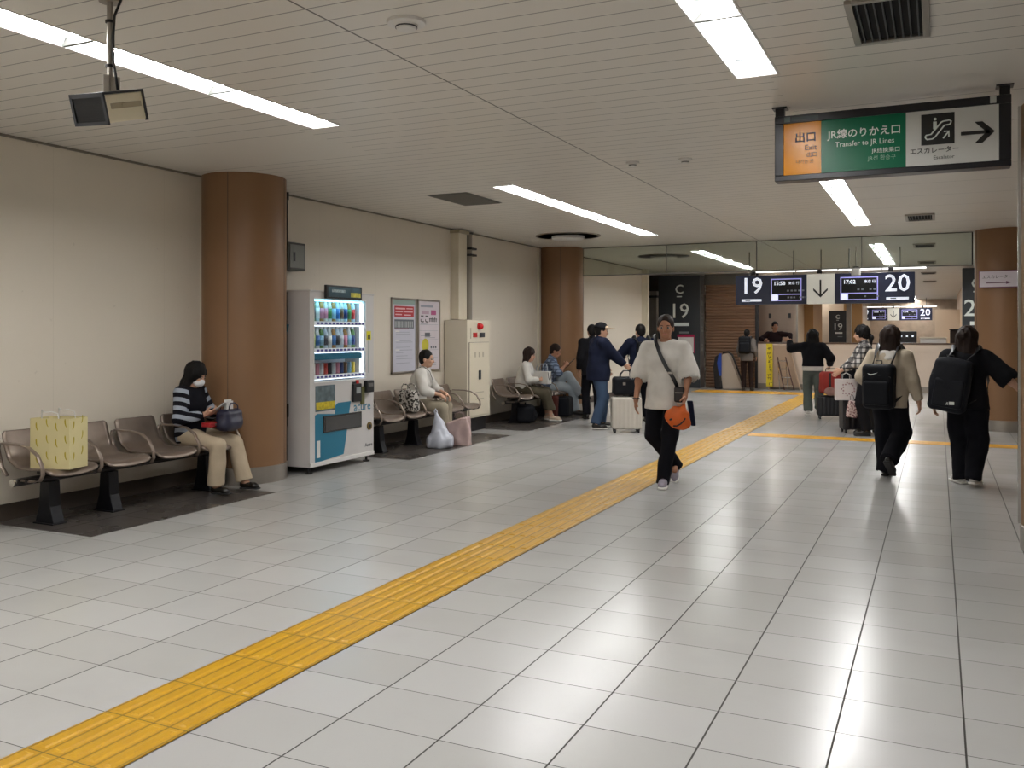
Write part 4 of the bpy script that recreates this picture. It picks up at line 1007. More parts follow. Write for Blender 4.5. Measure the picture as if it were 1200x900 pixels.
# ------------------------------------------------------------------ implicit surface modelling for people, bags and clothes
def V3(p): return np.array(p, dtype=np.float64)
def unit(v): v = V3(v); return v / (np.linalg.norm(v) + 1e-9)
class SDF:
    def __init__(s, lo, hi, v):
        s.lo = V3(lo); s.v = v
        s.n = np.maximum(np.ceil((V3(hi) - s.lo) / v).astype(int) + 1, 4)
        s.F = np.full(s.n, 0.2, dtype=np.float32)
    def _win(s, lo, hi):
        a = np.clip(np.floor((V3(lo) - s.lo) / s.v).astype(int), 0, s.n - 1)
        b = np.clip(np.ceil((V3(hi) - s.lo) / s.v).astype(int) + 1, 1, s.n)
        if np.any(b <= a): return None
        ax = [(s.lo[i] + s.v * np.arange(a[i], b[i])).astype(np.float32) for i in range(3)]
        return (slice(a[0], b[0]), slice(a[1], b[1]), slice(a[2], b[2])), ax[0][:, None, None], ax[1][None, :, None], ax[2][None, None, :]
    def _put(s, w, d, k, cut=False):
        sl = w[0]; A = s.F[sl]
        if cut:
            d = -d
            if k > 0:
                h = np.maximum(k - np.abs(A - d), 0) / k; s.F[sl] = np.maximum(A, d) + h * h * k * 0.25
            else: s.F[sl] = np.maximum(A, d)
        else:
            if k > 0:
                h = np.maximum(k - np.abs(A - d), 0) / k; s.F[sl] = np.minimum(A, d) - h * h * k * 0.25
            else: s.F[sl] = np.minimum(A, d)
    def cone(s, a, b, ra, rb, k=0.02, cut=False):
        a, b = V3(a), V3(b); m = max(ra, rb) + k + 0.03
        w = s._win(np.minimum(a, b) - m, np.maximum(a, b) + m)
        if w is None: return s
        _, X, Y, Z = w; ab = b - a; L = float(ab @ ab) + 1e-12
        t = np.clip(((X - a[0]) * ab[0] + (Y - a[1]) * ab[1] + (Z - a[2]) * ab[2]) / L, 0, 1)
        d = np.sqrt((X - a[0] - t * ab[0]) ** 2 + (Y - a[1] - t * ab[1]) ** 2 + (Z - a[2] - t * ab[2]) ** 2) - (ra + t * (rb - ra))
        s._put(w, d, k, cut); return s
    def chain(s, pts, rs, k=0.02):
        for i in range(len(pts) - 1): s.cone(pts[i], pts[i + 1], rs[i], rs[i + 1], k)
        return s
    def ell(s, c, r, R=None, k=0.02, cut=False):
        c = V3(c); r = V3(r); m = float(max(r)) + k + 0.03
        w = s._win(c - m, c + m)
        if w is None: return s
        _, X, Y, Z = w; X = X - c[0]; Y = Y - c[1]; Z = Z - c[2]
        if R is None: R = np.eye(3)
        R = np.asarray(R, dtype=float)
        q = [(X * R[i][0] + Y * R[i][1] + Z * R[i][2]) / r[i] for i in range(3)]
        k0 = np.sqrt(q[0] ** 2 + q[1] ** 2 + q[2] ** 2)
        k1 = np.sqrt((q[0] / r[0]) ** 2 + (q[1] / r[1]) ** 2 + (q[2] / r[2]) ** 2) + 1e-6
        s._put(w, k0 * (k0 - 1) / k1, k, cut); return s
    def ecap(s, a, b, ra, rb, Rv, k=0.03):
        """tapered capsule with an elliptical section: ra=(half width along Rv, half depth)"""
        a, b = V3(a), V3(b); m = max(max(ra), max(rb)) + k + 0.03
        w = s._win(np.minimum(a, b) - m, np.maximum(a, b) + m)
        if w is None: return s
        _, X, Y, Z = w; ab = b - a; L = np.linalg.norm(ab); U = ab / (L + 1e-9)
        Rv = unit(V3(Rv) - U * (V3(Rv) @ U)); Fv = np.cross(U, Rv)
        X = X - a[0]; Y = Y - a[1]; Z = Z - a[2]
        h = X * U[0] + Y * U[1] + Z * U[2]; t = np.clip(h / (L + 1e-9), 0, 1)
        u = X * Rv[0] + Y * Rv[1] + Z * Rv[2]; v = X * Fv[0] + Y * Fv[1] + Z * Fv[2]; ww = h - t * L
        rx = ra[0] + t * (rb[0] - ra[0]); ry = ra[1] + t * (rb[1] - ra[1]); rm = np.minimum(rx, ry)
        qx, qy, qz = u / rx, v / ry, ww / rm
        k0 = np.sqrt(qx ** 2 + qy ** 2 + qz ** 2); k1 = np.sqrt((qx / rx) ** 2 + (qy / ry) ** 2 + (qz / rm) ** 2) + 1e-6
        s._put(w, k0 * (k0 - 1) / k1, k); return s
    def box(s, c, h, r=0.01, R=None, k=0.0, cut=False):
        c = V3(c); h = V3(h); m = float(np.linalg.norm(h)) + r + k + 0.03
        w = s._win(c - m, c + m)
        if w is None: return s
        _, X, Y, Z = w; X = X - c[0]; Y = Y - c[1]; Z = Z - c[2]
        R = np.eye(3) if R is None else np.asarray(R, float)
        q = [np.abs(X * R[i][0] + Y * R[i][1] + Z * R[i][2]) - (h[i] - r) for i in range(3)]
        d = np.sqrt(np.maximum(q[0], 0) ** 2 + np.maximum(q[1], 0) ** 2 + np.maximum(q[2], 0) ** 2) + np.minimum(np.maximum(np.maximum(q[0], q[1]), q[2]), 0) - r
        s._put(w, d, k, cut); return s
    def plane(s, p, n, k=0.0):
        """remove everything on the side the normal points to"""
        w = s._win(s.lo, s.lo + s.v * s.n); _, X, Y, Z = w; n = unit(n); p = V3(p)
        d = (X - p[0]) * n[0] + (Y - p[1]) * n[1] + (Z - p[2]) * n[2]
        s._put(w, -d, k, True); return s
    def folds(s, amp, freq=22.0, seed=0.0, stretch=(1, 1, 0.6)):
        w = s._win(s.lo, s.lo + s.v * s.n); _, X, Y, Z = w
        X = X * stretch[0] * freq; Y = Y * stretch[1] * freq; Z = Z * stretch[2] * freq
        n = np.sin(X + 1.7 * np.sin(Z * 0.7 + seed)) * np.cos(Y + 1.3 * np.sin(X * 0.6 + seed * 2)) + 0.6 * np.sin(Z * 1.1 + 2 * np.sin(X * 0.5 + Y * 0.7 + seed)) + 0.4 * np.sin(1.9 * X - 1.3 * Z + seed) * np.sin(2.1 * Y + 0.9 * Z)
        s.F += (amp * n).astype(np.float32); return s
    def mesh(s, name, m, parent=None, world=False):
        F = s.F; ins = F < 0
        F[0], F[-1], F[:, 0], F[:, -1], F[:, :, 0], F[:, :, -1] = [np.maximum(q, 1e-4) for q in (F[0], F[-1], F[:, 0], F[:, -1], F[:, :, 0], F[:, :, -1])]
        ins = F < 0
        n = s.n
        cnt = np.zeros(n - 1, dtype=np.int8)
        for i in (0, 1):
            for j in (0, 1):
                for k in (0, 1): cnt += ins[i:n[0] - 1 + i, j:n[1] - 1 + j, k:n[2] - 1 + k]
        act = (cnt > 0) & (cnt < 8)
        idx = np.argwhere(act)
        vid = np.full(n - 1, -1, dtype=np.int64); vid[act] = np.arange(len(idx))
        C = [[[F[idx[:, 0] + i, idx[:, 1] + j, idx[:, 2] + k] for k in (0, 1)] for j in (0, 1)] for i in (0, 1)]
        acc = np.zeros((len(idx), 3)); num = np.zeros(len(idx))
        cor = [(i, j, k) for i in (0, 1) for j in (0, 1) for k in (0, 1)]
        for a in cor:
            for ax in range(3):
                if a[ax]: continue
                b = list(a); b[ax] = 1
                fa, fb = C[a[0]][a[1]][a[2]], C[b[0]][b[1]][b[2]]
                x = (fa < 0) != (fb < 0)
                t = np.where(x, fa / np.where(x, fa - fb, 1), 0)
                p = np.zeros((len(idx), 3)); p[:] = a; p[:, ax] = t
                acc += p * x[:, None]; num += x
        P = s.lo + (idx + acc / num[:, None]) * s.v
        quads = []
        for ax in range(3):
            o1, o2 = (ax + 1) % 3, (ax + 2) % 3
            sa = [slice(None)] * 3; sb = [slice(None)] * 3
            sa[ax] = slice(0, n[ax] - 1); sb[ax] = slice(1, n[ax])
            A, B = ins[tuple(sa)], ins[tuple(sb)]
            e = np.argwhere(A != B)
            e = e[(e[:, o1] > 0) & (e[:, o2] > 0) & (e[:, o1] < n[o1] - 1) & (e[:, o2] < n[o2] - 1)]
            if not len(e): continue
            d1 = np.zeros(3, int); d1[o1] = 1; d2 = np.zeros(3, int); d2[o2] = 1
            g = lambda q: vid[q[:, 0], q[:, 1], q[:, 2]]
            qd = np.stack([g(e - d1 - d2), g(e - d2), g(e), g(e - d1)], 1)
            fl = ~A[e[:, 0], e[:, 1], e[:, 2]]
            qd[fl] = qd[fl][:, ::-1]
            quads.append(qd)
        Q = np.concatenate(quads); Q = Q[(Q >= 0).all(1)]
        me = bpy.data.meshes.new(name)
        me.vertices.add(len(P)); me.vertices.foreach_set('co', P.astype(np.float32).ravel())
        me.loops.add(len(Q) * 4); me.loops.foreach_set('vertex_index', Q.astype(np.int32).ravel())
        me.polygons.add(len(Q)); me.polygons.foreach_set('loop_start', np.arange(0, len(Q) * 4, 4, dtype=np.int32))
        me.update(calc_edges=True)
        me.polygons.foreach_set('use_smooth', np.ones(len(Q), dtype=bool))
        # light smoothing
        E = np.empty(len(me.edges) * 2, dtype=np.int32); me.edges.foreach_get('vertices', E); E = E.reshape(-1, 2)
        for _ in range(2):
            S = np.zeros_like(P); c = np.zeros(len(P))
            np.add.at(S, E[:, 0], P[E[:, 1]]); np.add.at(S, E[:, 1], P[E[:, 0]]); np.add.at(c, E[:, 0], 1); np.add.at(c, E[:, 1], 1)
            P = P * 0.5 + 0.5 * S / np.maximum(c, 1)[:, None]
        me.vertices.foreach_set('co', P.astype(np.float32).ravel()); me.update()
        me.materials.append(m)
        o = bpy.data.objects.new(name, me); COL.objects.link(o)
        if parent is not None:
            o.parent = parent
        return o

# ------------------------------------------------------------------ people
SKIN = mat('skin', '#c79c83', 0.5, vary=0.06, vscale=9, spec=0.3)
SKIN2 = mat('skin_tan', '#a97a60', 0.5, vary=0.06, vscale=9, spec=0.3)
HAIR = mat('black_hair', '#0e0b0b', 0.62, bump=0.3, scale=120, spec=0.25)
HAIRB = mat('brown_hair', '#22150f', 0.58, bump=0.3, scale=120, spec=0.25)
EYEW = mat('eye_white', '#8d857e', 0.5); EYEB = mat('eye_dark', '#1a100c', 0.2)
LIP = mat('lips', '#a86a60', 0.5); BROW = mat('eyebrow', '#231813', 0.7)

def norm3(v): n = math.sqrt(sum(a * a for a in v)); return tuple(a / n for a in v)
def ik(a, b, l1, l2, pole):
    a, b = V3(a), V3(b); d = b - a; L = np.linalg.norm(d); L2 = min(L, (l1 + l2) * 0.999); u = d / (L + 1e-9)
    if L > L2: b = a + u * L2
    x = (l1 * l1 - l2 * l2 + L2 * L2) / (2 * L2); h = math.sqrt(max(l1 * l1 - x * x, 0))
    p = V3(pole); p = unit(p - u * (p @ u))
    return a + u * x + p * h, b

class Fig:
    """joint positions in the figure's own frame: +Y is where it faces, +X its right, Z up"""
    def __init__(s, st=1.70, pelvis=None, lean=0.0, side=0.0, twist=0.0, head=(0, 0, 0), rw=None, lw=None, ra=None, la=None,
                 rpole=(0.3, -1, -0.3), lpole=(-0.3, -1, -0.3), rk=(0.1, 1, 0), lk=(-0.1, 1, 0), sw=1.0, toes=((0.12, 1, 0), (-0.12, 1, 0)), curve=0.0, neck=0.0):
        k = st / 1.70; s.k = k
        s.P = V3(pelvis if pelvis is not None else (0, 0, 0.93 * k))
        up = unit((side, math.sin(lean), math.cos(lean)))
        s.up = up
        tw = math.radians(twist)
        s.R0 = V3((1, 0, 0)); s.R = unit(V3((math.cos(tw), math.sin(tw), 0)) - up * (V3((math.cos(tw), math.sin(tw), 0)) @ up)); s.Fd = np.cross(up, s.R)
        s.waist = s.P + up * 0.14 * k - s.Fd * 0.005
        s.chest = s.P + up * 0.33 * k + s.Fd * (0.015 + curve)
        s.neck = s.P + up * 0.50 * k + s.Fd * (curve * 2 + neck * 0.3)
        yaw, pitch, roll = [math.radians(a) for a in head]
        Rm = Matrix.Rotation(yaw, 3, 'Z') @ Matrix.Rotation(-pitch, 3, 'X') @ Matrix.Rotation(roll, 3, 'Y')
        s.hR = V3(Rm @ Vector((1, 0, 0))); s.hF = V3(Rm @ Vector((0, 1, 0))); s.hU = V3(Rm @ Vector((0, 0, 1)))
        s.head = s.neck + up * 0.05 * k + s.hU * 0.095 * k + s.hF * (0.02 + neck) * k
        w = 0.168 * k * sw
        s.sh = [s.neck - up * 0.055 * k + s.R * w, s.neck - up * 0.055 * k - s.R * w]
        s.hip = [s.P + s.R0 * 0.088 * k, s.P - s.R0 * 0.088 * k]
        rw = rw or (0.26 * k, 0.05, 0.80 * k); lw = lw or (-0.26 * k, 0.05, 0.80 * k)
        ra = ra or (0.10, 0, 0.085); la = la or (-0.10, 0, 0.085)
        s.el, s.wr, s.kn, s.an = [None] * 2, [None] * 2, [None] * 2, [None] * 2
        s.el[0], s.wr[0] = ik(s.sh[0], rw, 0.275 * k, 0.245 * k, rpole); s.el[1], s.wr[1] = ik(s.sh[1], lw, 0.275 * k, 0.245 * k, lpole)
        s.kn[0], s.an[0] = ik(s.hip[0], ra, 0.425 * k, 0.42 * k, rk); s.kn[1], s.an[1] = ik(s.hip[1], la, 0.425 * k, 0.42 * k, lk)
        s.toes = [unit(t) for t in toes]
        s.bounds()
    def bounds(s):
        A = np.array([s.P, s.neck, s.head] + s.sh + s.hip + s.el + s.wr + s.kn + s.an)
        s.lo = A.min(0) - 0.24; s.hi = A.max(0) + 0.24; s.lo[2] = max(s.lo[2], -0.02) if s.lo[2] < 0 else s.lo[2]

def add_hand(f, wrist, d, pn, side, k, curl=0.5, spread=1.0, r0=0.0085):
    """wrist position, hand direction d, palm normal pn, side: +1 thumb along cross(d, pn)"""
    d = unit(d); pn = unit(V3(pn) - d * (V3(pn) @ d)); t = np.cross(d, pn) * side
    f.cone(wrist, V3(wrist) + d * 0.03 * k, 0.024 * k, 0.024 * k, 0.015)
    f.box(V3(wrist) + d * 0.055 * k, (0.040 * k, 0.038 * k, 0.013 * k), 0.012 * k, np.array([d, t, pn]), 0.012)
    for i, (off, L) in enumerate(((0.030, 0.068), (0.010, 0.078), (-0.010, 0.073), (-0.029, 0.056))):
        b = V3(wrist) + d * 0.090 * k + t * off * k
        ang = 0.0; p = b; dd = d + t * off * 2.0 * spread; dd = unit(dd)
        for j, fr in enumerate((0.45, 0.30, 0.25)):
            ang += curl * (0.8 if j == 0 else 1.0)
            v = unit(dd * math.cos(ang) + pn * math.sin(ang))
            q = p + v * L * fr * k
            f.cone(p, q, (r0 - 0.0006 * j) * k, (r0 - 0.0006 * (j + 1)) * k, 0.003); p = q
    b = V3(wrist) + d * 0.030 * k + t * 0.028 * k
    v = unit(d * 0.7 + t * 0.7 + pn * 0.35); q = b + v * 0.042 * k; f.cone(b, q, 0.0125 * k, 0.0105 * k, 0.01)
    v2 = unit(d * 0.9 + t * 0.15 + pn * 0.45); f.cone(q, q + v2 * 0.032 * k, 0.0105 * k, 0.0085 * k, 0.004)

def body_mesh(F, root, skin, vox, hands, bare_legs=False):
    k = F.k; f = SDF(F.lo, F.hi, vox)
    R, U, H3 = F.hR, F.hU, F.hF; c = F.head; M3 = np.array([R, H3, U])
    # torso and limbs
    f.ecap(F.P - F.up * 0.02, F.waist, (0.13 * k, 0.085 * k), (0.11 * k, 0.08 * k), F.R0, 0.03)
    f.ecap(F.waist, F.chest, (0.11 * k, 0.08 * k), (0.14 * k, 0.095 * k), F.R, 0.03)
    f.ecap(F.chest, F.neck - F.up * 0.06, (0.14 * k, 0.095 * k), (0.10 * k, 0.06 * k), F.R, 0.03)
    for i in (0, 1):
        f.cone(F.neck - F.up * 0.03 * k, F.sh[i], 0.045 * k, 0.045 * k, 0.03)
        f.chain([F.sh[i], F.el[i], F.wr[i]], [0.045 * k, 0.036 * k, 0.025 * k], 0.02)
        mid = F.el[i] * 0.7 + F.wr[i] * 0.3; f.ell(mid, (0.039 * k,) * 3, None, 0.02)
        f.chain([F.hip[i], F.kn[i], F.an[i]], [0.078 * k, 0.052 * k, 0.036 * k], 0.02)
        calf = F.kn[i] * 0.68 + F.an[i] * 0.32; f.ell(calf - unit(F.toes[i]) * 0.012, (0.050 * k, 0.050 * k, 0.085 * k), None, 0.02)
        f.cone(F.an[i], F.an[i] + F.toes[i] * 0.08 * k - V3((0, 0, 0.035)), 0.032 * k, 0.028 * k, 0.02)
        h = hands[i]
        if h is not None:
            add_hand(f, F.wr[i], h.get('d', F.wr[i] - F.el[i]), h.get('pn', (-1 if i == 0 else 1, 0, 0)), h.get('side', 1 if i == 0 else -1), k, h.get('curl', 0.4))
    # neck and head
    nk = F.neck - F.up * 0.02
    f.cone(nk, c - U * 0.06 * k - H3 * 0.018 * k, 0.056 * k, 0.050 * k, 0.02)
    f.ell(c + U * 0.030 * k - H3 * 0.012 * k, (0.074 * k, 0.093 * k, 0.092 * k), M3, 0.01)
    f.ell(c - U * 0.018 * k + H3 * 0.018 * k, (0.060 * k, 0.076 * k, 0.088 * k), M3, 0.02)
    f.ell(c - U * 0.082 * k + H3 * 0.048 * k, (0.036 * k, 0.036 * k, 0.026 * k), M3, 0.025)
    for sx in (-1, 1):
        f.ell(c + R * sx * 0.036 * k - U * 0.022 * k + H3 * 0.070 * k, (0.022 * k, 0.018 * k, 0.018 * k), M3, 0.015)
        f.ell(c + R * sx * 0.030 * k + U * 0.010 * k + H3 * 0.098 * k, (0.019 * k, 0.012 * k, 0.011 * k), M3, 0.008, cut=True)
        f.ell(c + R * sx * 0.075 * k - U * 0.008 * k - H3 * 0.010 * k, (0.010 * k, 0.019 * k, 0.031 * k), M3, 0.004)
    f.cone(c + H3 * 0.088 * k + U * 0.012 * k, c + H3 * 0.108 * k - U * 0.028 * k, 0.008 * k, 0.012 * k, 0.008)
    f.ell(c + H3 * 0.096 * k - U * 0.033 * k, (0.018 * k, 0.009 * k, 0.008 * k), M3, 0.006)
    f.ell(c + H3 * 0.084 * k - U * 0.056 * k, (0.024 * k, 0.013 * k, 0.011 * k), M3, 0.006)
    return f.mesh('body', skin, root)

def face_parts(F, root, mask=False):
    k = F.k; R, U, H3 = F.hR, F.hU, F.hF; c = F.head
    X = Matrix(((R[0], H3[0], U[0]), (R[1], H3[1], U[1]), (R[2], H3[2], U[2]))).to_4x4(); X.translation = Vector(c)
    X = X @ Matrix.Scale(k, 4)
    def ball(r, p, sx=1, sy=1, sz=1, n=12):
        mb = MB(); prof = [(r * math.sin(math.pi * i / 8), -r * math.cos(math.pi * i / 8)) for i in range(9)]
        mb.lathe(prof, n=n, M4=X @ Matrix.Translation(p) @ Matrix.Diagonal((sx, sy, sz, 1))); return mb
    for s in (-1, 1):
        e = ball(0.0125, (s * 0.031, 0.079, 0.008)).build('eye', EYEW, root, world=False, smooth=True)
        ball(0.0062, (s * 0.031, 0.0885, 0.008)).build('iris', EYEB, e, world=False, smooth=True)
        MB().tube([(s * 0.048, 0.079, 0.026), (s * 0.034, 0.090, 0.031), (s * 0.018, 0.093, 0.027)], 0.0028, 6, M4=X).build('eyebrow', BROW, root, world=False, smooth=True)
    if mask:
        f = SDF(c - 0.14, c + 0.14, 0.006); M3 = np.array([R, H3, U])
        f.ell(c + H3 * 0.052 * k - U * 0.045 * k, (0.062 * k, 0.066 * k, 0.052 * k), M3, 0.01)
        f.ell(c + H3 * 0.10 * k - U * 0.03 * k, (0.018 * k, 0.02 * k, 0.025 * k), M3, 0.02)
        f.plane(c - H3 * 0.0 * k, -H3)
        mk = f.mesh('face_mask', mat('mask_white', '#e6e6ea', 0.7), root)
        for s in (-1, 1): MB().tube([(s * 0.060, 0.03, -0.02), (s * 0.078, 0.005, 0.0), (s * 0.082, -0.015, 0.005)], 0.0018, 6, M4=X).build('ear_loop', mat('mask_white', '#e6e6ea', 0.7), mk, world=False)
    else:
        ball(0.010, (0, 0.092, -0.056), 2.1, 0.7, 0.55).build('lips', LIP, root, world=False, smooth=True)

def hair_mesh(F, root, style, m, vox=0.008):
    k = F.k; R, U, H3 = F.hR, F.hU, F.hF; c = F.head; M3 = np.array([R, H3, U])
    f = SDF(c - 0.34, c + 0.2, vox)
    g = 0.006 if style in ('short', 'buzz') else 0.023
    f.ell(c + U * 0.036 * k - H3 * 0.020 * k, ((0.078 + g) * k, (0.094 + g) * k, (0.094 + g) * k), M3, 0.01)
    if style in ('bob', 'long', 'wavy'):
        drop = {'bob': 0.145, 'long': 0.25, 'wavy': 0.20}[style]
        for sx in (-1, 1):
            f.cone(c + R * sx * 0.062 * k - H3 * 0.012 * k + U * 0.04 * k, c + R * sx * 0.088 * k - H3 * 0.025 * k - U * (drop + 0.02 * sx) * k, 0.048 * k, 0.042 * k, 0.03)
        f.ecap(c - H3 * 0.055 * k + U * 0.03 * k, c - H3 * 0.068 * k - U * drop * k, (0.09 * k, 0.055 * k), (0.105 * k, 0.038 * k), R, 0.03)
    elif style == 'tail':
        f.ell(c - H3 * 0.055 * k - U * 0.02 * k, (0.07 * k, 0.05 * k, 0.075 * k), M3, 0.02)
        f.chain([c - H3 * 0.10 * k + U * 0.0 * k, c - H3 * 0.135 * k - U * 0.07 * k, c - H3 * 0.11 * k - U * 0.20 * k], [0.03 * k, 0.034 * k, 0.016 * k], 0.02)
    else:
        f.ell(c - H3 * 0.050 * k - U * 0.020 * k, (0.068 * k, 0.052 * k, 0.070 * k), M3, 0.02)
    f.ell(c + H3 * 0.090 * k - U * (0.050 if style != 'buzz' else 0.03) * k, (0.060 * k, 0.075 * k, 0.105 * k), M3, 0.012, cut=True)
    if style in ('short', 'buzz'):
        f.box(c + H3 * 0.085 * k - U * 0.098 * k, (0.13 * k, 0.088 * k, 0.10 * k), 0.01, M3, 0.01, cut=True)
        f.box(c + H3 * 0.135 * k - U * 0.02 * k, (0.13 * k, 0.07 * k, 0.085 * k), 0.02, M3, 0.01, cut=True)
    f.folds(0.0025 if style in ('short', 'buzz') else 0.0055, 95.0, 1.3, (1, 1, 0.22))
    return f.mesh('hair', m, root)

def shoe(root, an, toe, m, sole, k=1.0, L=0.25, pitch=0.0):
    T = unit((toe[0], toe[1], 0)); 
    Rv = V3((T[1], -T[0], 0))
    p = math.radians(pitch)
    Td = T * math.cos(p) - V3((0, 0, 1)) * math.sin(p); Uv = V3((0, 0, 1)) * math.cos(p) + T * math.sin(p)
    heel = an - Uv * 0.075 * k - Td * 0.055 * k
    f = SDF(an - 0.27, an + 0.27, 0.007)
    P = lambda a, b, c_: heel + Td * a * k + Rv * b * k + Uv * c_ * k
    f.chain([P(0.03, 0, 0.045), P(0.10, 0, 0.040), P(0.18, 0.002, 0.030), P(L - 0.035, 0.002, 0.024)], [0.036 * k, 0.036 * k, 0.038 * k, 0.028 * k], 0.02)
    f.cone(P(0.05, 0, 0.05), P(0.055, 0, 0.10), 0.036 * k, 0.038 * k, 0.02)
    f.plane(P(0, 0, 0.008), -Uv)
    o = f.mesh('shoe', m, root)
    g = SDF(an - 0.27, an + 0.27, 0.007)
    g.box(P(L * 0.5, 0, 0.006), (L * 0.5 * k, 0.044 * k, 0.012 * k), 0.010 * k, np.array([Td, Rv, Uv]))
    for sx in (-1, 1): g.box(P(0.02, sx * 0.06, 0.006), (0.05 * k, 0.018 * k, 0.03 * k), 0.005, np.array([unit(Td + Rv * sx * 0.35), unit(Rv - Td * sx * 0.35), Uv]), 0.004, cut=True); g.box(P(L - 0.01, sx * 0.058, 0.006), (0.07 * k, 0.022 * k, 0.03 * k), 0.005, np.array([unit(Td - Rv * sx * 0.45), unit(Rv + Td * sx * 0.45), Uv]), 0.004, cut=True)
    g.mesh('sole', sole, o)
    return o

def top_mesh(F, root, name, m, vox, ease=0.02, hem=-0.08, sleeve=1.9, sl_r=(0.075, 0.06, 0.045), fold=0.004, collar=0.0, flare=0.0, seed=0.0, bulk=0.0):
    """hem: metres above the pelvis where the garment ends (negative is lower); sleeve: 0..1 upper arm, 1..2 forearm"""
    k = F.k; f = SDF(F.lo - 0.05, F.hi + 0.05, vox); e = ease; up = F.up
    hb = F.P + up * hem * k
    f.ecap(hb - up * 0.06, F.P + up * 0.03, ((0.155 + flare) * k + e, (0.115 + flare * 0.7) * k + e), (0.150 * k + e, 0.112 * k + e), F.R0, 0.04)
    f.ecap(F.P + up * 0.03, F.waist, (0.150 * k + e, 0.112 * k + e), (0.130 * k + e, 0.100 * k + e), F.R, 0.04)
    f.ecap(F.waist, F.chest, (0.130 * k + e, 0.100 * k + e), (0.150 * k + e, 0.108 * k + e + bulk), F.R, 0.04)
    f.ecap(F.chest, F.neck - up * 0.075 * k, (0.150 * k + e, 0.108 * k + e + bulk), (0.125 * k + e, 0.068 * k + e + bulk * 0.5), F.R, 0.04)
    for i in (0, 1):
        f.cone(F.neck - up * 0.035 * k, F.sh[i] + up * 0.002, 0.048 * k + e * 0.4, 0.050 * k + e * 0.35, 0.035)
        if sleeve > 0:
            a = F.sh[i]; 
            if sleeve <= 1: b = F.sh[i] * (1 - sleeve) + F.el[i] * sleeve; f.cone(a, b, 0.050 * k + e * 0.4, sl_r[0], 0.035); f.cone(b, b + unit(b - a) * 0.06, sl_r[0], sl_r[0] * 1.03, 0.01); f2 = (b + unit(b - a) * 0.03, unit(b - a))
            else:
                g = sleeve - 1; b = F.el[i] * (1 - g) + F.wr[i] * g
                f.cone(a, F.el[i], 0.050 * k + e * 0.8, sl_r[1], 0.035); f.cone(F.el[i], b, sl_r[1], sl_r[2], 0.02); f2 = (b, unit(F.wr[i] - F.el[i]))
            # end the sleeve cleanly
            w = f._win(f2[0] + f2[1] * 0.075 - 0.13, f2[0] + f2[1] * 0.075 + 0.13)
            if w is not None:
                _, X, Y, Z = w; q = f2[0]; nn = f2[1]
                d = (X - q[0]) * nn[0] + (Y - q[1]) * nn[1] + (Z - q[2]) * nn[2]
                cc = q + nn * 0.06
                sp = np.sqrt((X - cc[0]) ** 2 + (Y - cc[1]) ** 2 + (Z - cc[2]) ** 2) - 0.095
                f._put(w, np.maximum(-d, sp), 0.0, cut=True)
    if collar: f.cone(F.neck - up * 0.03 * k, F.neck + up * collar, 0.066 * k, 0.060 * k, 0.02)
    else: f.ell(F.neck + up * 0.028 * k + F.Fd * 0.01, (0.064 * k, 0.064 * k, 0.050 * k), None, 0.008, cut=True)
    if fold: f.folds(fold, 20.0, seed, (1, 1, 0.7))
    f.plane(hb, -up)
    return f.mesh(name, m, root)

def trousers_mesh(F, root, name, m, vox, rs=(0.100, 0.078, 0.068), end=0.06, fold=0.004, seed=1.0, seat=0.0, rise=0.10):
    k = F.k; f = SDF(F.lo - 0.05, F.hi + 0.03, vox)
    f.ecap(F.P - F.up * 0.01, F.P + F.up * rise * k, (0.150 * k + seat, 0.112 * k + seat), (0.140 * k + seat, 0.105 * k + seat), F.R0, 0.04)
    for i in (0, 1):
        an = F.an[i]; kn = F.kn[i]; d = unit(an - kn)
        an2 = an + d * 0.04
        f.cone(F.hip[i], kn, rs[0] * k, rs[1] * k, 0.035); f.cone(kn, an2, rs[1] * k, rs[2] * k, 0.02)
        q = an - d * (end - 0.06)
        w = f._win(q - 0.16, q + 0.16)
        if w is not None:
            _, X, Y, Z = w; cc = q + d * 0.09
            dd = (X - q[0]) * d[0] + (Y - q[1]) * d[1] + (Z - q[2]) * d[2]
            sp = np.sqrt((X - cc[0]) ** 2 + (Y - cc[1]) ** 2 + (Z - cc[2]) ** 2) - 0.125
            f._put(w, np.maximum(-dd, sp), 0.0, cut=True)
    if fold: f.folds(fold, 17.0, seed, (1, 1, 0.9))
    f.plane((0, 0, 0.018), (0, 0, -1))
    return f.mesh(name, m, root)

def person(name_label, loc, rotz, F, skin=SKIN, vox=0.0065, cvox=0.010, hair=('short', HAIR), hands=({}, {}), mask=False, face=True, shoes=None, cat='person'):
    root = thing('person', name_label, cat, loc, rotz)
    body_mesh(F, root, skin, vox, hands)
    if face: face_parts(F, root, mask)
    if hair: hair_mesh(F, root, *hair)
    if shoes:
        m, sole = shoes[0], shoes[1]
        for i in (0, 1):
            shoe(root, F.an[i], F.toes[i], m, sole, F.k * (shoes[3] if len(shoes) > 3 else 1.0), pitch=(shoes[2][i] if len(shoes) > 2 else 0))
    return root
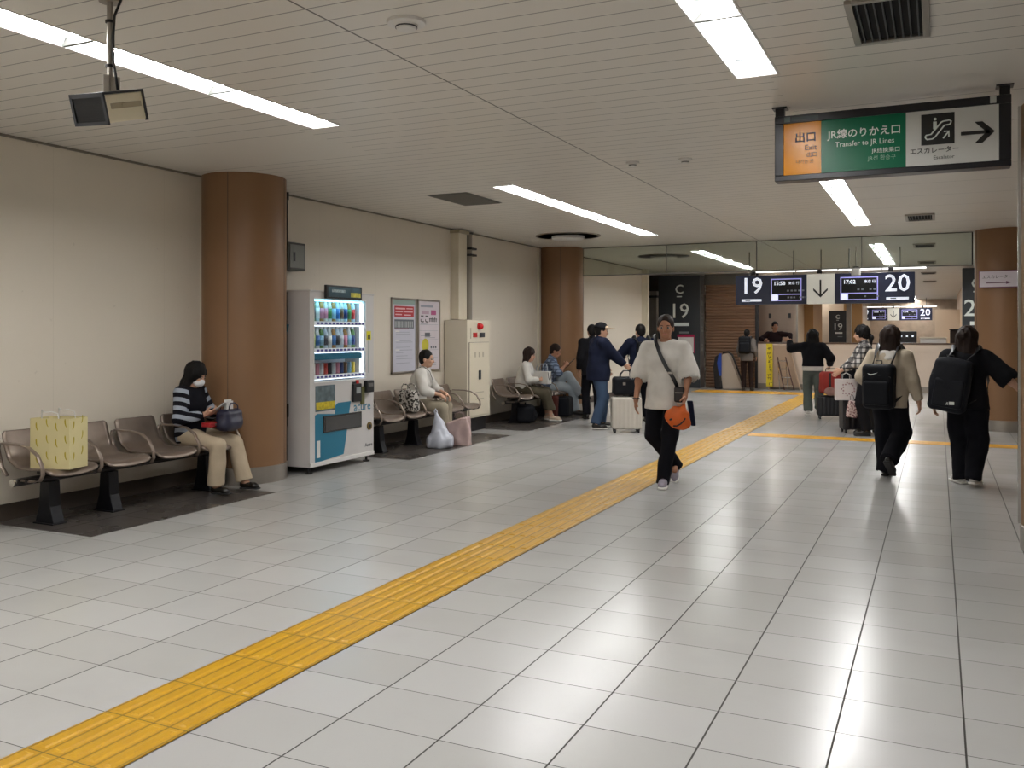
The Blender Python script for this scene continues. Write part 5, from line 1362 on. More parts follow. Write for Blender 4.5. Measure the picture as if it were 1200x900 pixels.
# ------------------------------------------------------------------ clothes materials
BLK = cloth('black_cloth', '#17171b'); BLK2 = cloth('soft_black_cloth', '#121218'); NAVY = cloth('navy_cloth', '#1b2033')
WHITE = cloth('white_tee_cloth', '#d3cfc8'); JEANS = cloth('blue_jeans', '#3f5068', bump=0.5, scale=200); LJEANS = cloth('pale_jeans', '#a9b4bc', bump=0.4, scale=200)
BEIGE = cloth('beige_cloth', '#b9ac98'); CREAMT = cloth('cream_trousers', '#b9a992'); OLIVE = cloth('olive_cloth', '#4e483b'); GREYG = cloth('grey_green_cloth', '#5c635e')
OFFW = cloth('offwhite_cloth', '#cfccc6'); KHAKI = cloth('khaki_cloth', '#99907e')
SHOEB = mat('black_leather', '#15120f', 0.3); SHOEG = mat('lilac_grey_shoe', '#8f8894', 0.7, vary=0.15, vscale=20); SHOEW = mat('white_shoe', '#c9c5bf', 0.6, vary=0.1, vscale=20)
SOLEW = mat('white_sole', '#d9d6d0', 0.6); SOLEB = mat('dark_sole', '#1b1a1a', 0.7); SHOEBR = mat('beige_shoe', '#b3a08c', 0.6)

m = cloth('striped_sweater', '#15151c'); n = NT(m)
st_ = n.m('GREATER_THAN', n.m('FRACT', n.m('DIVIDE', n.m('ADD', n.m('ADD', n.sep.outputs[2], n.m('MULTIPLY', n.m('ABSOLUTE', n.sep.outputs[0]), -0.35)), 10.0), 0.088)), 0.52)
am = n.m('GREATER_THAN', n.m('ABSOLUTE', n.sep.outputs[0]), 0.135)
n.link(n.mix(n.m('MULTIPLY', st_, am), lin('#15151c'), lin('#9da4b0')), 'Base Color'); STRIPE = m
m = cloth('plaid_shirt', '#8d8a88'); n = NT(m)
a = n.line(n.sep.outputs[0], 0.075, 0.01, 0.028); b = n.line(n.sep.outputs[2], 0.075, 0.0, 0.028); c_ = n.line(n.sep.outputs[1], 0.075, 0.01, 0.028)
c1 = n.mix(n.m('MULTIPLY', n.m('MAXIMUM', a, c_), 0.75), lin('#b9b5b0'), lin('#1d1c22')); n.link(n.mix(n.m('MULTIPLY', b, 0.75), c1, lin('#1d1c22')), 'Base Color'); PLAID = m
m = cloth('blue_check_shirt', '#6d7f9a'); n = NT(m)
a = n.line(n.sep.outputs[0], 0.06, 0.01, 0.02); b = n.line(n.sep.outputs[2], 0.06, 0.0, 0.02)
n.link(n.mix(n.m('MULTIPLY', n.m('MAXIMUM', a, b), 0.7), lin('#7f8ea5'), lin('#2a3246')), 'Base Color'); CHECK = m
m = cloth('patterned_tote', '#bdb9b4'); n = NT(m)
n.link(n.mix(n.m('GREATER_THAN', n.noise(34, 1), 0.52), lin('#b9b5ae'), lin('#3b3936')), 'Base Color'); TOTE = m

D = math.radians
def loc_item(name, lab, cat, root, group=None):
    """a thing carried by a person: shares the person's frame but stays a thing of its own"""
    return thing(name, lab, cat, tuple(root.location), root.rotation_euler.z, group)
def L(mb, name, m, par, **k): return mb.build(name, m, par, world=False, **k)

# ---------------------------------------------------------------- walking man in the white T-shirt
k = 1.69 / 1.7
F = Fig(1.69, pelvis=(0.0, -0.04, 0.90), lean=0.03, rw=(0.285, 0.03, 0.845), lw=(-0.20, 0.20, 0.885), rpole=(0.7, -1, 0), lpole=(-1, -0.5, 0),
        ra=(-0.075, -0.26, 0.17), la=(0.01, 0.14, 0.085), rk=(1.5, 1, 0), lk=(-0.6, 1, 0), toes=((0.0, 1, -0.3), (-0.02, 1, 0)), head=(0, 4, 0), sw=1.08)
r = person('person walking in an oversized white T-shirt and black trousers with an orange pouch', (-2.42, 8.67, 0), D(191), F, SKIN2, 0.0058, 0.009, ('buzz', HAIRB),
           ({'d': (0.05, 0.15, -1), 'curl': 0.35}, {'d': (0.15, 0.5, -0.85), 'curl': 0.95}), shoes=None)
shoe(r, F.an[0], F.toes[0], SHOEG, SOLEW, 1.0, pitch=38); shoe(r, F.an[1], F.toes[1], SHOEG, SOLEW, 1.05)
top_mesh(F, r, 'shirt', WHITE, 0.0085, ease=0.040, hem=-0.155, sleeve=0.93, sl_r=(0.098, 0, 0), fold=0.0045, flare=0.02, seed=2.2)
trousers_mesh(F, r, 'trousers', BLK2, 0.009, rs=(0.098, 0.082, 0.064), end=0.0, fold=0.005)
L(MB().tube([tuple(F.wr[0] + V3((math.cos(q) * 0.031, math.sin(q) * 0.031, 0.0))) for q in [i * math.pi / 6 for i in range(12)]], 0.006, 8, closed=True), 'wristband', M['blackp'], r, smooth=True)
t = loc_item('crossbody_bag', 'small dark crossbody bag hanging on a black strap over the white T-shirt', 'bag', r)
L(MB().tube([(0.115, -0.04, 1.475), (0.105, 0.03, 1.47), (0.085, 0.105, 1.40), (0.04, 0.15, 1.28), (-0.02, 0.165, 1.16), (-0.09, 0.165, 1.05), (-0.125, 0.165, 0.97)], 0.003, 8, flat=((0, 1, 0.2), 0.018)), 'strap', M['blackp'], t, smooth=True)
L(MB().box(-0.075, -0.035, 0.167, 0.176, 1.095, 1.115), 'buckle', M['steel'], t)
f = SDF((-0.3, 0.05, 0.75), (0.0, 0.35, 1.08), 0.007); f.box((-0.145, 0.19, 0.90), (0.05, 0.025, 0.075), 0.02); f.mesh('pouch', mat('brown_black_bag', '#231a19', 0.5), t)
L(MB().box(-0.185, -0.105, 0.2155, 0.2185, 0.915, 0.922), 'zip', M['steel'], t)
t = loc_item('orange_pouch', 'orange rounded pouch with a black eye and grin held by the walking person', 'pouch', r)
f = SDF((-0.36, 0.0, 0.45), (0.1, 0.45, 0.95), 0.0065)
Rr = np.array(Matrix.Rotation(D(-24), 3, 'Y'))
c = V3((-0.135, 0.245, 0.665))
f.ell(c, (0.135, 0.055, 0.088), Rr.T, 0.02); f.box(c + V3((-0.015, 0, 0.035)), (0.09, 0.035, 0.075), 0.03, Rr.T, 0.03)
f.cone(c + V3((-0.04, 0, 0.08)), c + V3((-0.055, 0, 0.14)), 0.05, 0.022, 0.03); f.folds(0.004, 26, 0.4)
pb = f.mesh('pouch_body', mat('orange_fabric', '#c85a17', 0.6, vary=0.15, vscale=12, bump=0.3), t)
Xp = Matrix.Translation(tuple(c)) @ Matrix.Rotation(D(24), 4, 'Y')
L(MB().lathe([(0, 0.0), (0.014, 0.0), (0.012, 0.004), (0, 0.006)], n=16, M4=Xp @ Matrix.Translation((0.055, 0.056, 0.03)) @ Matrix.Rotation(-math.pi / 2, 4, 'X') @ Matrix.Diagonal((1.2, 0.7, 1, 1))), 'eye_mark', M['black'], pb)
L(MB().tube([(0.06, 0.051, -0.035), (0.03, 0.056, -0.048), (-0.01, 0.058, -0.045), (-0.05, 0.055, -0.03), (-0.075, 0.050, -0.012)], 0.003, 6, flat=((0, 1, 0), 0.007), M4=Xp), 'grin_mark', M['black'], pb)
t = loc_item('folded_umbrella', 'small dark blue folded item hanging behind the orange pouch', 'bag', r)
L(MB().prism([(-0.215, 0.84), (-0.255, 0.60), (-0.300, 0.60), (-0.27, 0.84)], 0.13, 0.17, 'y'), 'body', NAVY, t, bevel=0.01)

# ---------------------------------------------------------------- two people walking away on the right
F = Fig(1.56, pelvis=(0, -0.01, 0.845), lean=0.05, rw=(0.27, 0.06, 0.79), lw=(-0.20, 0.12, 0.90), rpole=(0.6, -1, 0), lpole=(-0.6, -1, 0),
        ra=(0.07, -0.22, 0.22), la=(-0.07, 0.10, 0.08), rk=(0.15, 1, 0), lk=(0, 1, 0), toes=((0.1, 0.8, -0.5), (-0.05, 1, 0)), head=(-8, 5, 0))
r = person('person in a beige jacket and black wide trousers walking away with a black backpack', (-0.45, 10.05, 0), D(-14), F, SKIN, 0.0062, 0.009, ('bob', HAIRB),
           ({'d': (0.1, 0.15, -1), 'curl': 0.5}, {'curl': 0.6}))
shoe(r, F.an[0], F.toes[0], SHOEB, SOLEB, 0.92, pitch=45); shoe(r, F.an[1], F.toes[1], SHOEB, SOLEB, 0.92)
top_mesh(F, r, 'jacket', BEIGE, 0.009, ease=0.038, hem=-0.13, sleeve=1.93, sl_r=(0, 0.066, 0.048), fold=0.005, seed=4, collar=0.02)
trousers_mesh(F, r, 'trousers', BLK2, 0.009, rs=(0.105, 0.100, 0.098), end=0.05, fold=0.006, seat=0.02, seed=5)
f = SDF((-0.2, -0.25, 1.2), (0.2, 0.1, 1.5), 0.007); f.ecap(F.neck + V3((0.0, -0.055, -0.02)), F.neck + V3((0, -0.09, -0.075)), (0.10, 0.04), (0.085, 0.025), (1, 0, 0)); f.folds(0.004, 40, 1); f.mesh('hood', OFFW, r)
def backpack(root, lab, c, h, m, curve=0.0, strap_m=None, fig=None, tilt=0.0, style=0):
    t = loc_item('backpack', lab, 'backpack', root)
    c = V3(c); h = V3(h)
    Rx = np.array(Matrix.Rotation(D(tilt), 3, 'Y'))
    f = SDF(c - h - 0.12, c + h + 0.12, 0.0075)
    f.box(c, h, 0.05, Rx, 0.0)
    if style: f.ell(c + V3((0, -0.02, 0.02)), (h[0] * 1.08, h[1] * 1.15, h[2] * 0.98), Rx, 0.05)
    f.folds(0.003, 24, 2)
    b = f.mesh('bag_body', m, t)
    g = SDF(c - h - 0.15, c + h + 0.12, 0.0075)
    g.box(c + V3((0, -h[1] - 0.005, -h[2] * 0.28)), (h[0] * 0.82, 0.03, h[2] * 0.55), 0.028, Rx)
    g.mesh('front_pocket', m, t)
    zm = MB(); z0 = c[2] + h[2] * 0.45; zm.tube([(c[0] - h[0] * 1.0, c[1] - h[1] * 0.2, z0 - 0.08), (c[0] - h[0] * 0.85, c[1] - h[1] * 0.95, z0), (c[0], c[1] - h[1] * 1.04, z0 + 0.02), (c[0] + h[0] * 0.85, c[1] - h[1] * 0.95, z0), (c[0] + h[0] * 1.0, c[1] - h[1] * 0.2, z0 - 0.08)], 0.003, 6)
    L(zm, 'zip', M['dgrey'], t, smooth=True)
    L(MB().tube([(c[0] - 0.03, c[1], c[2] + h[2] - 0.01), (c[0] - 0.03, c[1], c[2] + h[2] + 0.035), (c[0] + 0.03, c[1], c[2] + h[2] + 0.035), (c[0] + 0.03, c[1], c[2] + h[2] - 0.01)], 0.006, 8), 'carry_handle', M['blackp'], t, smooth=True)
    if fig is not None:
        for i, sx in ((0, 1), (1, -1)):
            s = fig.sh[i]; bx = c[0] + sx * h[0] * 0.55; q = fig.neck * 0.35 + s * 0.65
            pts = [(bx, c[1] + h[1] * 0.5, c[2] + h[2] * 0.75), (q[0], q[1] - 0.10, q[2] + 0.045), (q[0], q[1] - 0.01, q[2] + 0.108), (q[0] + sx * 0.01, q[1] + 0.095, q[2] + 0.05), (q[0] + sx * 0.035, q[1] + 0.155, q[2] - 0.10),
                   (q[0] + sx * 0.065, q[1] + 0.13, q[2] - 0.25), (s[0] + sx * 0.005, q[1] + 0.02, q[2] - 0.36), (bx + sx * h[0] * 0.35, c[1] + h[1] * 0.3, c[2] - h[2] * 0.7)]
            L(MB().tube(pts, 0.006, 8, flat=((0, 0.6, 1) , 0.024)), 'shoulder_strap', strap_m or M['blackp'], t, smooth=True)
    return t, b
BPK = cloth('backpack_black', '#14161b', rough=0.6); BPK2 = cloth('backpack_charcoal', '#1a1c22', rough=0.55)
t, b = backpack(r, 'black square backpack with a white tick shaped logo on its flap', (-0.03, -0.24, 0.95), (0.155, 0.085, 0.225), BPK, fig=F)
L(MB().prism([(-0.115, 1.085), (-0.098, 1.065), (-0.075, 1.065), (-0.015, 1.092), (-0.078, 1.076), (-0.095, 1.078)], -0.331, -0.324, 'y'), 'logo', WINK, t)

F = Fig(1.56, pelvis=(0, 0, 0.835), lean=0.06, rw=(0.50, 0.05, 0.90), lw=(-0.30, 0.10, 0.76), rpole=(0.6, -1, 0.2), lpole=(-0.6, -1, 0),
        ra=(0.09, -0.12, 0.105), la=(-0.05, 0.06, 0.08), rk=(0.1, 1, 0), lk=(0, 1, 0), toes=((0.15, 1, 0), (-0.7, 0.8, 0)), head=(-18, 4, 0), sw=1.08)
r = person('person all in black with short sleeves walking away beside the right pillar', (0.25, 9.92, 0), D(-12), F, SKIN, 0.0062, 0.009, ('bob', HAIRB),
           ({'d': (0.35, 0.1, -1), 'curl': 0.35}, {'curl': 0.5}))
shoe(r, F.an[0], F.toes[0], SHOEW, SOLEW, 0.95, pitch=8); shoe(r, F.an[1], F.toes[1], SHOEW, SOLEW, 0.98)
top_mesh(F, r, 'shirt', BLK, 0.009, ease=0.050, hem=-0.10, sleeve=1.12, sl_r=(0, 0.098, 0.100), fold=0.005, flare=0.03, seed=7)
trousers_mesh(F, r, 'trousers', BLK2, 0.009, rs=(0.125, 0.112, 0.086), end=0.02, fold=0.007, seat=0.035, seed=9)
t, b = backpack(r, 'large dark backpack with a small white square logo at its bottom corner', (-0.09, -0.245, 0.985), (0.165, 0.10, 0.255), BPK2, fig=F, tilt=-9, style=1)
lg = MB().box(-0.075, -0.03, -0.388, -0.384, 0.805, 0.835)
for i in range(3): lg.tube([(-0.078 - 0.004, -0.387, 0.805 + i * 0.01), (-0.100 + i * 0.004, -0.387, 0.815 + i * 0.008), (-0.105 + i * 0.008, -0.387, 0.805)], 0.002, 6)
L(lg, 'logo', WINK, t)
L(MB().cyl((-0.0, -0.352, 1.10), (0.01, -0.352, 1.01), 0.006, n=8), 'zip_pull', M['steel'], t)

# ---------------------------------------------------------------- person in the plaid shirt, facing left
F = Fig(1.60, pelvis=(0, 0, 0.865), lean=0.08, rw=(0.10, 0.36, 0.93), lw=(-0.14, 0.34, 0.95), rpole=(0.6, -1, -0.5), lpole=(-0.6, -1, -0.5), head=(5, 8, 0))
r = person('person in a black and white plaid shirt facing left behind the beige jacket', (-0.93, 14.0, 0), D(96), F, SKIN, 0.008, 0.010, ('tail', HAIR), shoes=(SHOEB, SOLEB))
top_mesh(F, r, 'shirt', PLAID, 0.010, ease=0.035, hem=-0.12, sleeve=1.9, sl_r=(0, 0.062, 0.045), fold=0.004, seed=3, collar=0.02)
trousers_mesh(F, r, 'trousers', BLK, 0.010, rs=(0.105, 0.09, 0.08))

# ---------------------------------------------------------------- person in black pointing, seen from behind
F = Fig(1.56, pelvis=(0, 0, 0.83), lean=0.03, rw=(0.29, 0.14, 0.90), lw=(-0.40, 0.30, 1.34), rpole=(0.5, -1, 0), lpole=(-1, 0, -0.6),
        ra=(0.10, -0.20, 0.16), la=(-0.08, 0.06, 0.08), toes=((0.2, 0.9, -0.4), (-0.1, 1, 0)), head=(5, 3, 0))
r = person('person in a black sweater seen from behind with the left arm raised', (-2.02, 16.9, 0), D(8), F, SKIN, 0.008, 0.010, ('bob', HAIR),
           ({'curl': 0.9}, {'d': (-1, 0.4, 0.3), 'pn': (0, 1, 0), 'curl': 0.25}))
shoe(r, F.an[0], F.toes[0], SHOEW, SOLEW, 0.95, pitch=35); shoe(r, F.an[1], F.toes[1], SHOEW, SOLEW, 0.95)
top_mesh(F, r, 'sweater', BLK, 0.010, ease=0.048, hem=0.06, sleeve=1.9, sl_r=(0, 0.078, 0.055), fold=0.005, seed=11)
top_mesh(F, r, 'undershirt', OFFW, 0.010, ease=0.032, hem=-0.03, sleeve=0, fold=0.003, seed=12)
trousers_mesh(F, r, 'trousers', GREYG, 0.010, rs=(0.10, 0.088, 0.085), seed=13)

# ---------------------------------------------------------------- person with backpack at the shutter, person behind the low wall
F = Fig(1.57, rw=(0.22, 0.12, 0.86), lw=(-0.20, 0.12, 0.86), head=(0, 12, 0), ra=(0.12, -0.05, 0.085), la=(-0.08, 0.0, 0.085))
r = person('person with a dark backpack standing with their back turned at the brown shutter', (-4.40, 23.35, 0), D(4), F, SKIN, 0.011, 0.012, ('short', HAIR), face=False, shoes=(SHOEB, SOLEB))
top_mesh(F, r, 'shirt', cloth('grey_shirt', '#6f6a66'), 0.012, ease=0.02, hem=-0.1, sleeve=1.9, sl_r=(0, 0.05, 0.04), fold=0.003)
trousers_mesh(F, r, 'trousers', cloth('dark_brown_trousers', '#261c1a'), 0.012, rs=(0.09, 0.072, 0.06))
backpack(r, 'dark backpack worn by the person standing at the brown shutter', (-0.03, -0.19, 1.17), (0.15, 0.07, 0.22), BPK, fig=F)
F = Fig(1.78, lean=0.03, rw=(0.20, 0.42, 1.27), lw=(-0.45, 0.38, 1.29), rpole=(1, 0, -0.3), lpole=(-1, 0, 0.3), head=(25, 5, 0))
r = person('person in dark clothes leaning on the far low wall from behind it', (-4.0, 25.2, 0), D(182), F, SKIN2, 0.011, 0.012, ('short', HAIR), shoes=(SHOEB, SOLEB))
top_mesh(F, r, 'jacket', cloth('dark_maroon', '#241619'), 0.012, ease=0.03, hem=-0.1, sleeve=1.9, sl_r=(0, 0.06, 0.045), fold=0.003)
trousers_mesh(F, r, 'trousers', BLK, 0.012)

# ---------------------------------------------------------------- group by the white suitcase
F = Fig(1.66, pelvis=(0, 0, 0.885), lean=0.05, rw=(0.12, 0.40, 0.98), lw=(-0.24, 0.20, 0.90), rpole=(0.6, -1, -0.2), lpole=(-0.6, -1, 0),
        ra=(0.15, -0.10, 0.085), la=(-0.13, 0.10, 0.085), toes=((0.3, 1, 0), (-0.1, 1, 0)), head=(-10, 5, 0), sw=1.14)
r = person('person in a navy jacket, blue jeans and beige brimmed cap beside a white suitcase', (-4.78, 13.28, 0), D(-50), F, SKIN, 0.0075, 0.010, ('short', HAIR), ({'d': (0, 0.9, -0.6), 'curl': 0.9}, {'curl': 0.5}), shoes=(SHOEB, SOLEW))
top_mesh(F, r, 'jacket', NAVY, 0.010, ease=0.062, hem=-0.14, sleeve=1.9, sl_r=(0, 0.082, 0.058), fold=0.006, seed=14, collar=0.03)
trousers_mesh(F, r, 'jeans', JEANS, 0.010, rs=(0.108, 0.088, 0.078), seed=15)
c = F.head; M3 = np.array([F.hR, F.hF, F.hU])
f = SDF(c - 0.2, c + 0.25, 0.007); f.ell(c + F.hU * 0.045 - F.hF * 0.012, (0.094, 0.112, 0.098), M3, 0.0); f.plane(c + F.hU * 0.045, -F.hU)
cp = f.mesh('cap', BLK, r)
f = SDF(c - 0.2, c + 0.28, 0.007); f.box(c + F.hF * 0.120 + F.hU * 0.056, (0.075, 0.078, 0.007), 0.006, M3, 0.006); f.ell(c + F.hF * 0.045 + F.hU * 0.055, (0.085, 0.06, 0.05), M3, 0.02); f.plane(c + F.hU * 0.048, -F.hU)
f.mesh('brim', mat('beige_cap', '#c4ad92', 0.8, bump=0.3), cp)
F = Fig(1.65, pelvis=(0, 0, 0.88), rw=(0.22, 0.12, 0.84), lw=(-0.22, 0.10, 0.84), head=(10, 10, 0))
r = person('person all in black standing behind the navy jacket next to the far pillar', (-5.36, 14.6, 0), D(30), F, SKIN, 0.009, 0.010, ('short', HAIR), face=False, shoes=(SHOEB, SOLEB))
top_mesh(F, r, 'jacket', BLK, 0.011, ease=0.045, hem=-0.13, sleeve=1.9, sl_r=(0, 0.07, 0.05), fold=0.004, seed=16, collar=0.03)
trousers_mesh(F, r, 'trousers', BLK2, 0.011)
F = Fig(1.65, pelvis=(0, 0, 0.88), lean=0.04, rw=(0.24, 0.18, 0.90), lw=(-0.22, 0.34, 1.08), lpole=(-1, -0.6, -0.5), head=(10, 8, 0), sw=1.12)
r = person('person in a dark navy jacket with a backpack behind the white suitcase', (-4.46, 14.5, 0), D(35), F, SKIN, 0.009, 0.010, ('short', HAIR), face=False, shoes=(SHOEB, SOLEB))
top_mesh(F, r, 'jacket', NAVY, 0.011, ease=0.055, hem=-0.13, sleeve=1.9, sl_r=(0, 0.078, 0.055), fold=0.005, seed=17, collar=0.03)
trousers_mesh(F, r, 'trousers', BLK2, 0.011)
backpack(r, 'black backpack on the dark jacketed back behind the white suitcase', (0.0, -0.22, 1.12), (0.15, 0.08, 0.22), BPK, fig=F)

# ---------------------------------------------------------------- seated people
def seated(st, ph=0.53, **kw):
    k = st / 1.7
    d = dict(pelvis=(0, 0, ph), ra=(0.10, 0.44 * k, 0.085), la=(-0.10, 0.44 * k, 0.085), rk=(0.15, 0.6, 1), lk=(-0.15, 0.6, 1))
    d.update(kw); return Fig(st, **d)
# masked reader
F = seated(1.54, 0.525, lean=-0.13, curve=0.02, rw=(0.09, 0.19, 0.735), lw=(-0.08, 0.21, 0.745), rpole=(1, -0.8, -0.4), lpole=(-1, -0.8, -0.4), ra=(0.13, 0.34, 0.08), la=(-0.17, 0.46, 0.08), toes=((0.1, 1, 0), (0.0, 1, 0)), head=(0, 24, 0), neck=0.02)
r = person('masked person in a striped sleeve sweater and cream trousers reading a phone on the bench', (-6.36, 6.40, 0), D(-78), F, SKIN, 0.0062, 0.009, ('wavy', HAIR),
           ({'d': (-0.55, 0.8, 0.25), 'pn': (-0.6, -0.3, 0.9), 'curl': 0.55}, {'d': (0.35, 0.9, 0.25), 'pn': (0.3, -0.3, 1), 'curl': 0.5, 'side': -1}), mask=True, shoes=(SHOEB, SOLEB, (0, 0), 0.9))
top_mesh(F, r, 'sweater', STRIPE, 0.009, ease=0.026, hem=-0.06, sleeve=1.93, sl_r=(0, 0.060, 0.040), fold=0.003, seed=18)
trousers_mesh(F, r, 'trousers', CREAMT, 0.009, rs=(0.100, 0.080, 0.088), end=0.075, fold=0.004, seed=19)
t = loc_item('smartphone', 'dark smartphone in a white case held by the masked person', 'phone', r)
Xh = Matrix.Translation((0.0, 0.305, 0.80)) @ Matrix.Rotation(D(35), 4, 'X')
L(MB().rbox(-0.038, 0.038, -0.078, 0.078, -0.004, 0.004, 0.012, M4=Xh), 'case', mat('phone_case', '#c9c6c4', 0.4), t)
L(MB().rbox(-0.034, 0.034, -0.073, 0.073, 0.004, 0.0055, 0.010, M4=Xh), 'screen', M['black'], t)
t = loc_item('handbag', 'navy leather handbag with two handles on the lap of the masked person', 'handbag', r)
f = SDF((-0.35, 0.15, 0.5), (0.2, 0.7, 1.0), 0.007)
f.box((-0.09, 0.345, 0.675), (0.145, 0.07, 0.10), 0.05); f.ell((-0.09, 0.345, 0.64), (0.16, 0.09, 0.06), None, 0.04); f.folds(0.004, 22, 3)
f.mesh('bag_body', mat('navy_leather', '#22233a', 0.4, vary=0.1), t)
for y in (0.30, 0.39): L(MB().tube([(-0.17, y, 0.755), (-0.165, y, 0.80), (-0.12, y - 0.01, 0.83), (-0.06, y - 0.01, 0.83), (-0.015, y, 0.80), (-0.01, y, 0.755)], 0.006, 8), 'handle', mat('navy_leather', '#22233a'), t, smooth=True)
L(MB().box(-0.13, -0.05, 0.275, 0.281, 0.72, 0.755), 'white_tag', M['white'], t, bevel=0.004)
t = loc_item('paper_leaflet', 'folded white leaflet sticking out of the navy handbag', 'leaflet', r)
L(MB().box(-0.14, -0.02, 0.335, 0.339, 0.74, 0.865).box(-0.13, -0.01, 0.36, 0.363, 0.74, 0.85), 'sheet', M['white'], t)
t = loc_item('red_wallet', 'small red wallet in the lap of the masked person behind the handbag', 'wallet', r)
L(MB().rbox(0.00, 0.16, 0.20, 0.31, 0.625, 0.665, 0.02), 'cover', mat('wallet_red', '#a11f24', 0.4), t, bevel=0.006)
L(MB().box(0.06, 0.10, 0.312, 0.316, 0.635, 0.655), 'clasp', M['steel'], t)

# person in the white shirt
F = seated(1.64, 0.53, lean=0.16, curve=0.02, rw=(0.13, 0.37, 0.67), lw=(-0.08, 0.40, 0.67), rpole=(1, -0.6, -0.3), lpole=(-1, -0.6, -0.3), head=(-5, 6, 0), neck=0.01)
r = person('person in a white shirt and khaki trousers sitting below the notice boards', (-6.36, 10.42, 0), D(-72), F, SKIN, 0.0068, 0.010, ('short', HAIR),
           ({'d': (-0.5, 0.7, -0.5), 'pn': (-0.3, -0.5, -0.8), 'curl': 0.6}, {'d': (0.4, 0.8, -0.5), 'pn': (0.3, -0.4, -0.8), 'curl': 0.6}), shoes=(SHOEB, SOLEB))
top_mesh(F, r, 'shirt', OFFW, 0.009, ease=0.036, hem=-0.08, sleeve=1.55, sl_r=(0, 0.064, 0.055), fold=0.0045, seed=21, collar=0.02)
trousers_mesh(F, r, 'trousers', KHAKI, 0.009, rs=(0.100, 0.082, 0.07), seed=22)
t = loc_item('shoulder_bag', 'small dark bag in the lap on a thin black strap over the white shirt', 'bag', r)
L(MB().tube([tuple(F.neck + V3((0.05, -0.07, 0.01))), tuple(F.neck + V3((0.06, 0.01, 0.045))), tuple(F.neck + V3((0.055, 0.10, -0.03))), (0.02, F.chest[1] + 0.165, F.chest[2] + 0.02), (-0.02, F.chest[1] + 0.16, F.chest[2] - 0.12), (0.0, 0.26, 0.69)], 0.003, 8, flat=((0, 1, 0.3), 0.011)), 'strap', M['blackp'], t, smooth=True)
f = SDF((-0.2, 0.1, 0.5), (0.3, 0.5, 0.8), 0.007); f.box((0.02, 0.30, 0.665), (0.10, 0.055, 0.045), 0.03); f.mesh('bag_body', mat('dark_red_brown', '#2e1a19', 0.5), t)

# person in the white top with olive skirt
F = seated(1.56, 0.525, lean=0.06, curve=0.02, rw=(0.10, 0.30, 0.70), lw=(-0.10, 0.32, 0.70), rpole=(1, -0.8, -0.4), lpole=(-1, -0.8, -0.4), ra=(0.09, 0.50, 0.085), la=(-0.09, 0.40, 0.085), head=(-8, 10, 0), neck=0.01)
r = person('person in a white top and long olive skirt sitting with a white paper bag', (-6.36, 13.92, 0), D(-74), F, SKIN, 0.0075, 0.010, ('bob', HAIRB), shoes=(SHOEBR, SOLEW))
top_mesh(F, r, 'sweater', OFFW, 0.010, ease=0.034, hem=-0.05, sleeve=1.85, sl_r=(0, 0.060, 0.045), fold=0.004, seed=23)
f = SDF(F.lo - 0.05, F.hi + 0.05, 0.010); km = (F.kn[0] + F.kn[1]) / 2; am_ = (F.an[0] + F.an[1]) / 2
f.ecap(F.P - V3((0, 0.02, 0)), F.P + F.up * 0.08, (0.165, 0.125), (0.15, 0.115), (1, 0, 0)); f.ecap(F.P, km, (0.175, 0.095), (0.155, 0.075), (1, 0, 0)); f.ecap(km, am_ + V3((0, 0, 0.12)), (0.155, 0.075), (0.17, 0.10), (1, 0, 0))
for i in (0, 1): f.cone(F.hip[i], F.kn[i], 0.10, 0.088, 0.04); f.cone(F.kn[i], F.an[i] + V3((0, 0, 0.12)), 0.088, 0.075, 0.04)
f.folds(0.006, 24, 2, (1, 1, 0.3)); f.plane((0, 0, 0.19), (0, 0, -1)); f.mesh('skirt', OLIVE, r)
t = loc_item('shopping_bag', 'white paper shopping bag with looped handles on the lap over the olive skirt', 'bag', r)
Xb = Matrix.Translation((0.0, 0.33, 0.625)) @ Matrix.Rotation(D(62), 4, 'Z')
L(MB().box(-0.17, 0.15, -0.06, 0.06, 0, 0.21, M4=Xb), 'bag_body', mat('paper_white', '#cfcdc8', 0.7, vary=0.06, vscale=6), t, bevel=0.004)
for y in (-0.05, 0.05): L(MB().tube([(-0.08, y, 0.21), (-0.085, y, 0.27), (-0.05, y, 0.33), (0.0, y, 0.34), (0.05, y, 0.33), (0.07, y, 0.27), (0.065, y, 0.21)], 0.007, 8, M4=Xb), 'handle', mat('rope_grey', '#9aa0a8', 0.7), t, smooth=True)
L(MB().tube([(0.152, -0.05, 0.20), (0.155, -0.03, 0.10), (0.155, 0.0, 0.06), (0.155, 0.03, 0.10), (0.152, 0.05, 0.20)], 0.005, 6, M4=Xb), 'dark_ribbon', M['black'], t, smooth=True)

# person with crossed legs
F = seated(1.70, 0.53, lean=-0.02, curve=0.03, rw=(0.14, 0.30, 0.90), lw=(-0.06, 0.32, 0.88), rpole=(1, -0.8, -0.6), lpole=(-1, -0.8, -0.6), ra=(0.06, 0.50, 0.085), la=(0.17, 0.58, 0.38), rk=(0.05, 0.6, 1), lk=(0.1, 0.3, 2.0), toes=((0.05, 1, 0), (0.2, 1, -0.5)), head=(-5, 22, 0), neck=0.02)
r = person('person in a blue checked shirt sitting with crossed legs against the far pillar', (-6.36, 15.02, 0), D(-66), F, SKIN2, 0.0075, 0.010, ('short', HAIRB), shoes=(SHOEB, SOLEB))
top_mesh(F, r, 'shirt', CHECK, 0.010, ease=0.032, hem=-0.07, sleeve=1.1, sl_r=(0, 0.072, 0.066), fold=0.004, seed=24, collar=0.02)
trousers_mesh(F, r, 'jeans', LJEANS, 0.010, rs=(0.098, 0.082, 0.075), seed=25)
t = loc_item('smartphone', 'dark smartphone held up by the person with crossed legs', 'phone', r)
Xh = Matrix.Translation((0.04, 0.42, 0.97)) @ Matrix.Rotation(D(40), 4, 'X')
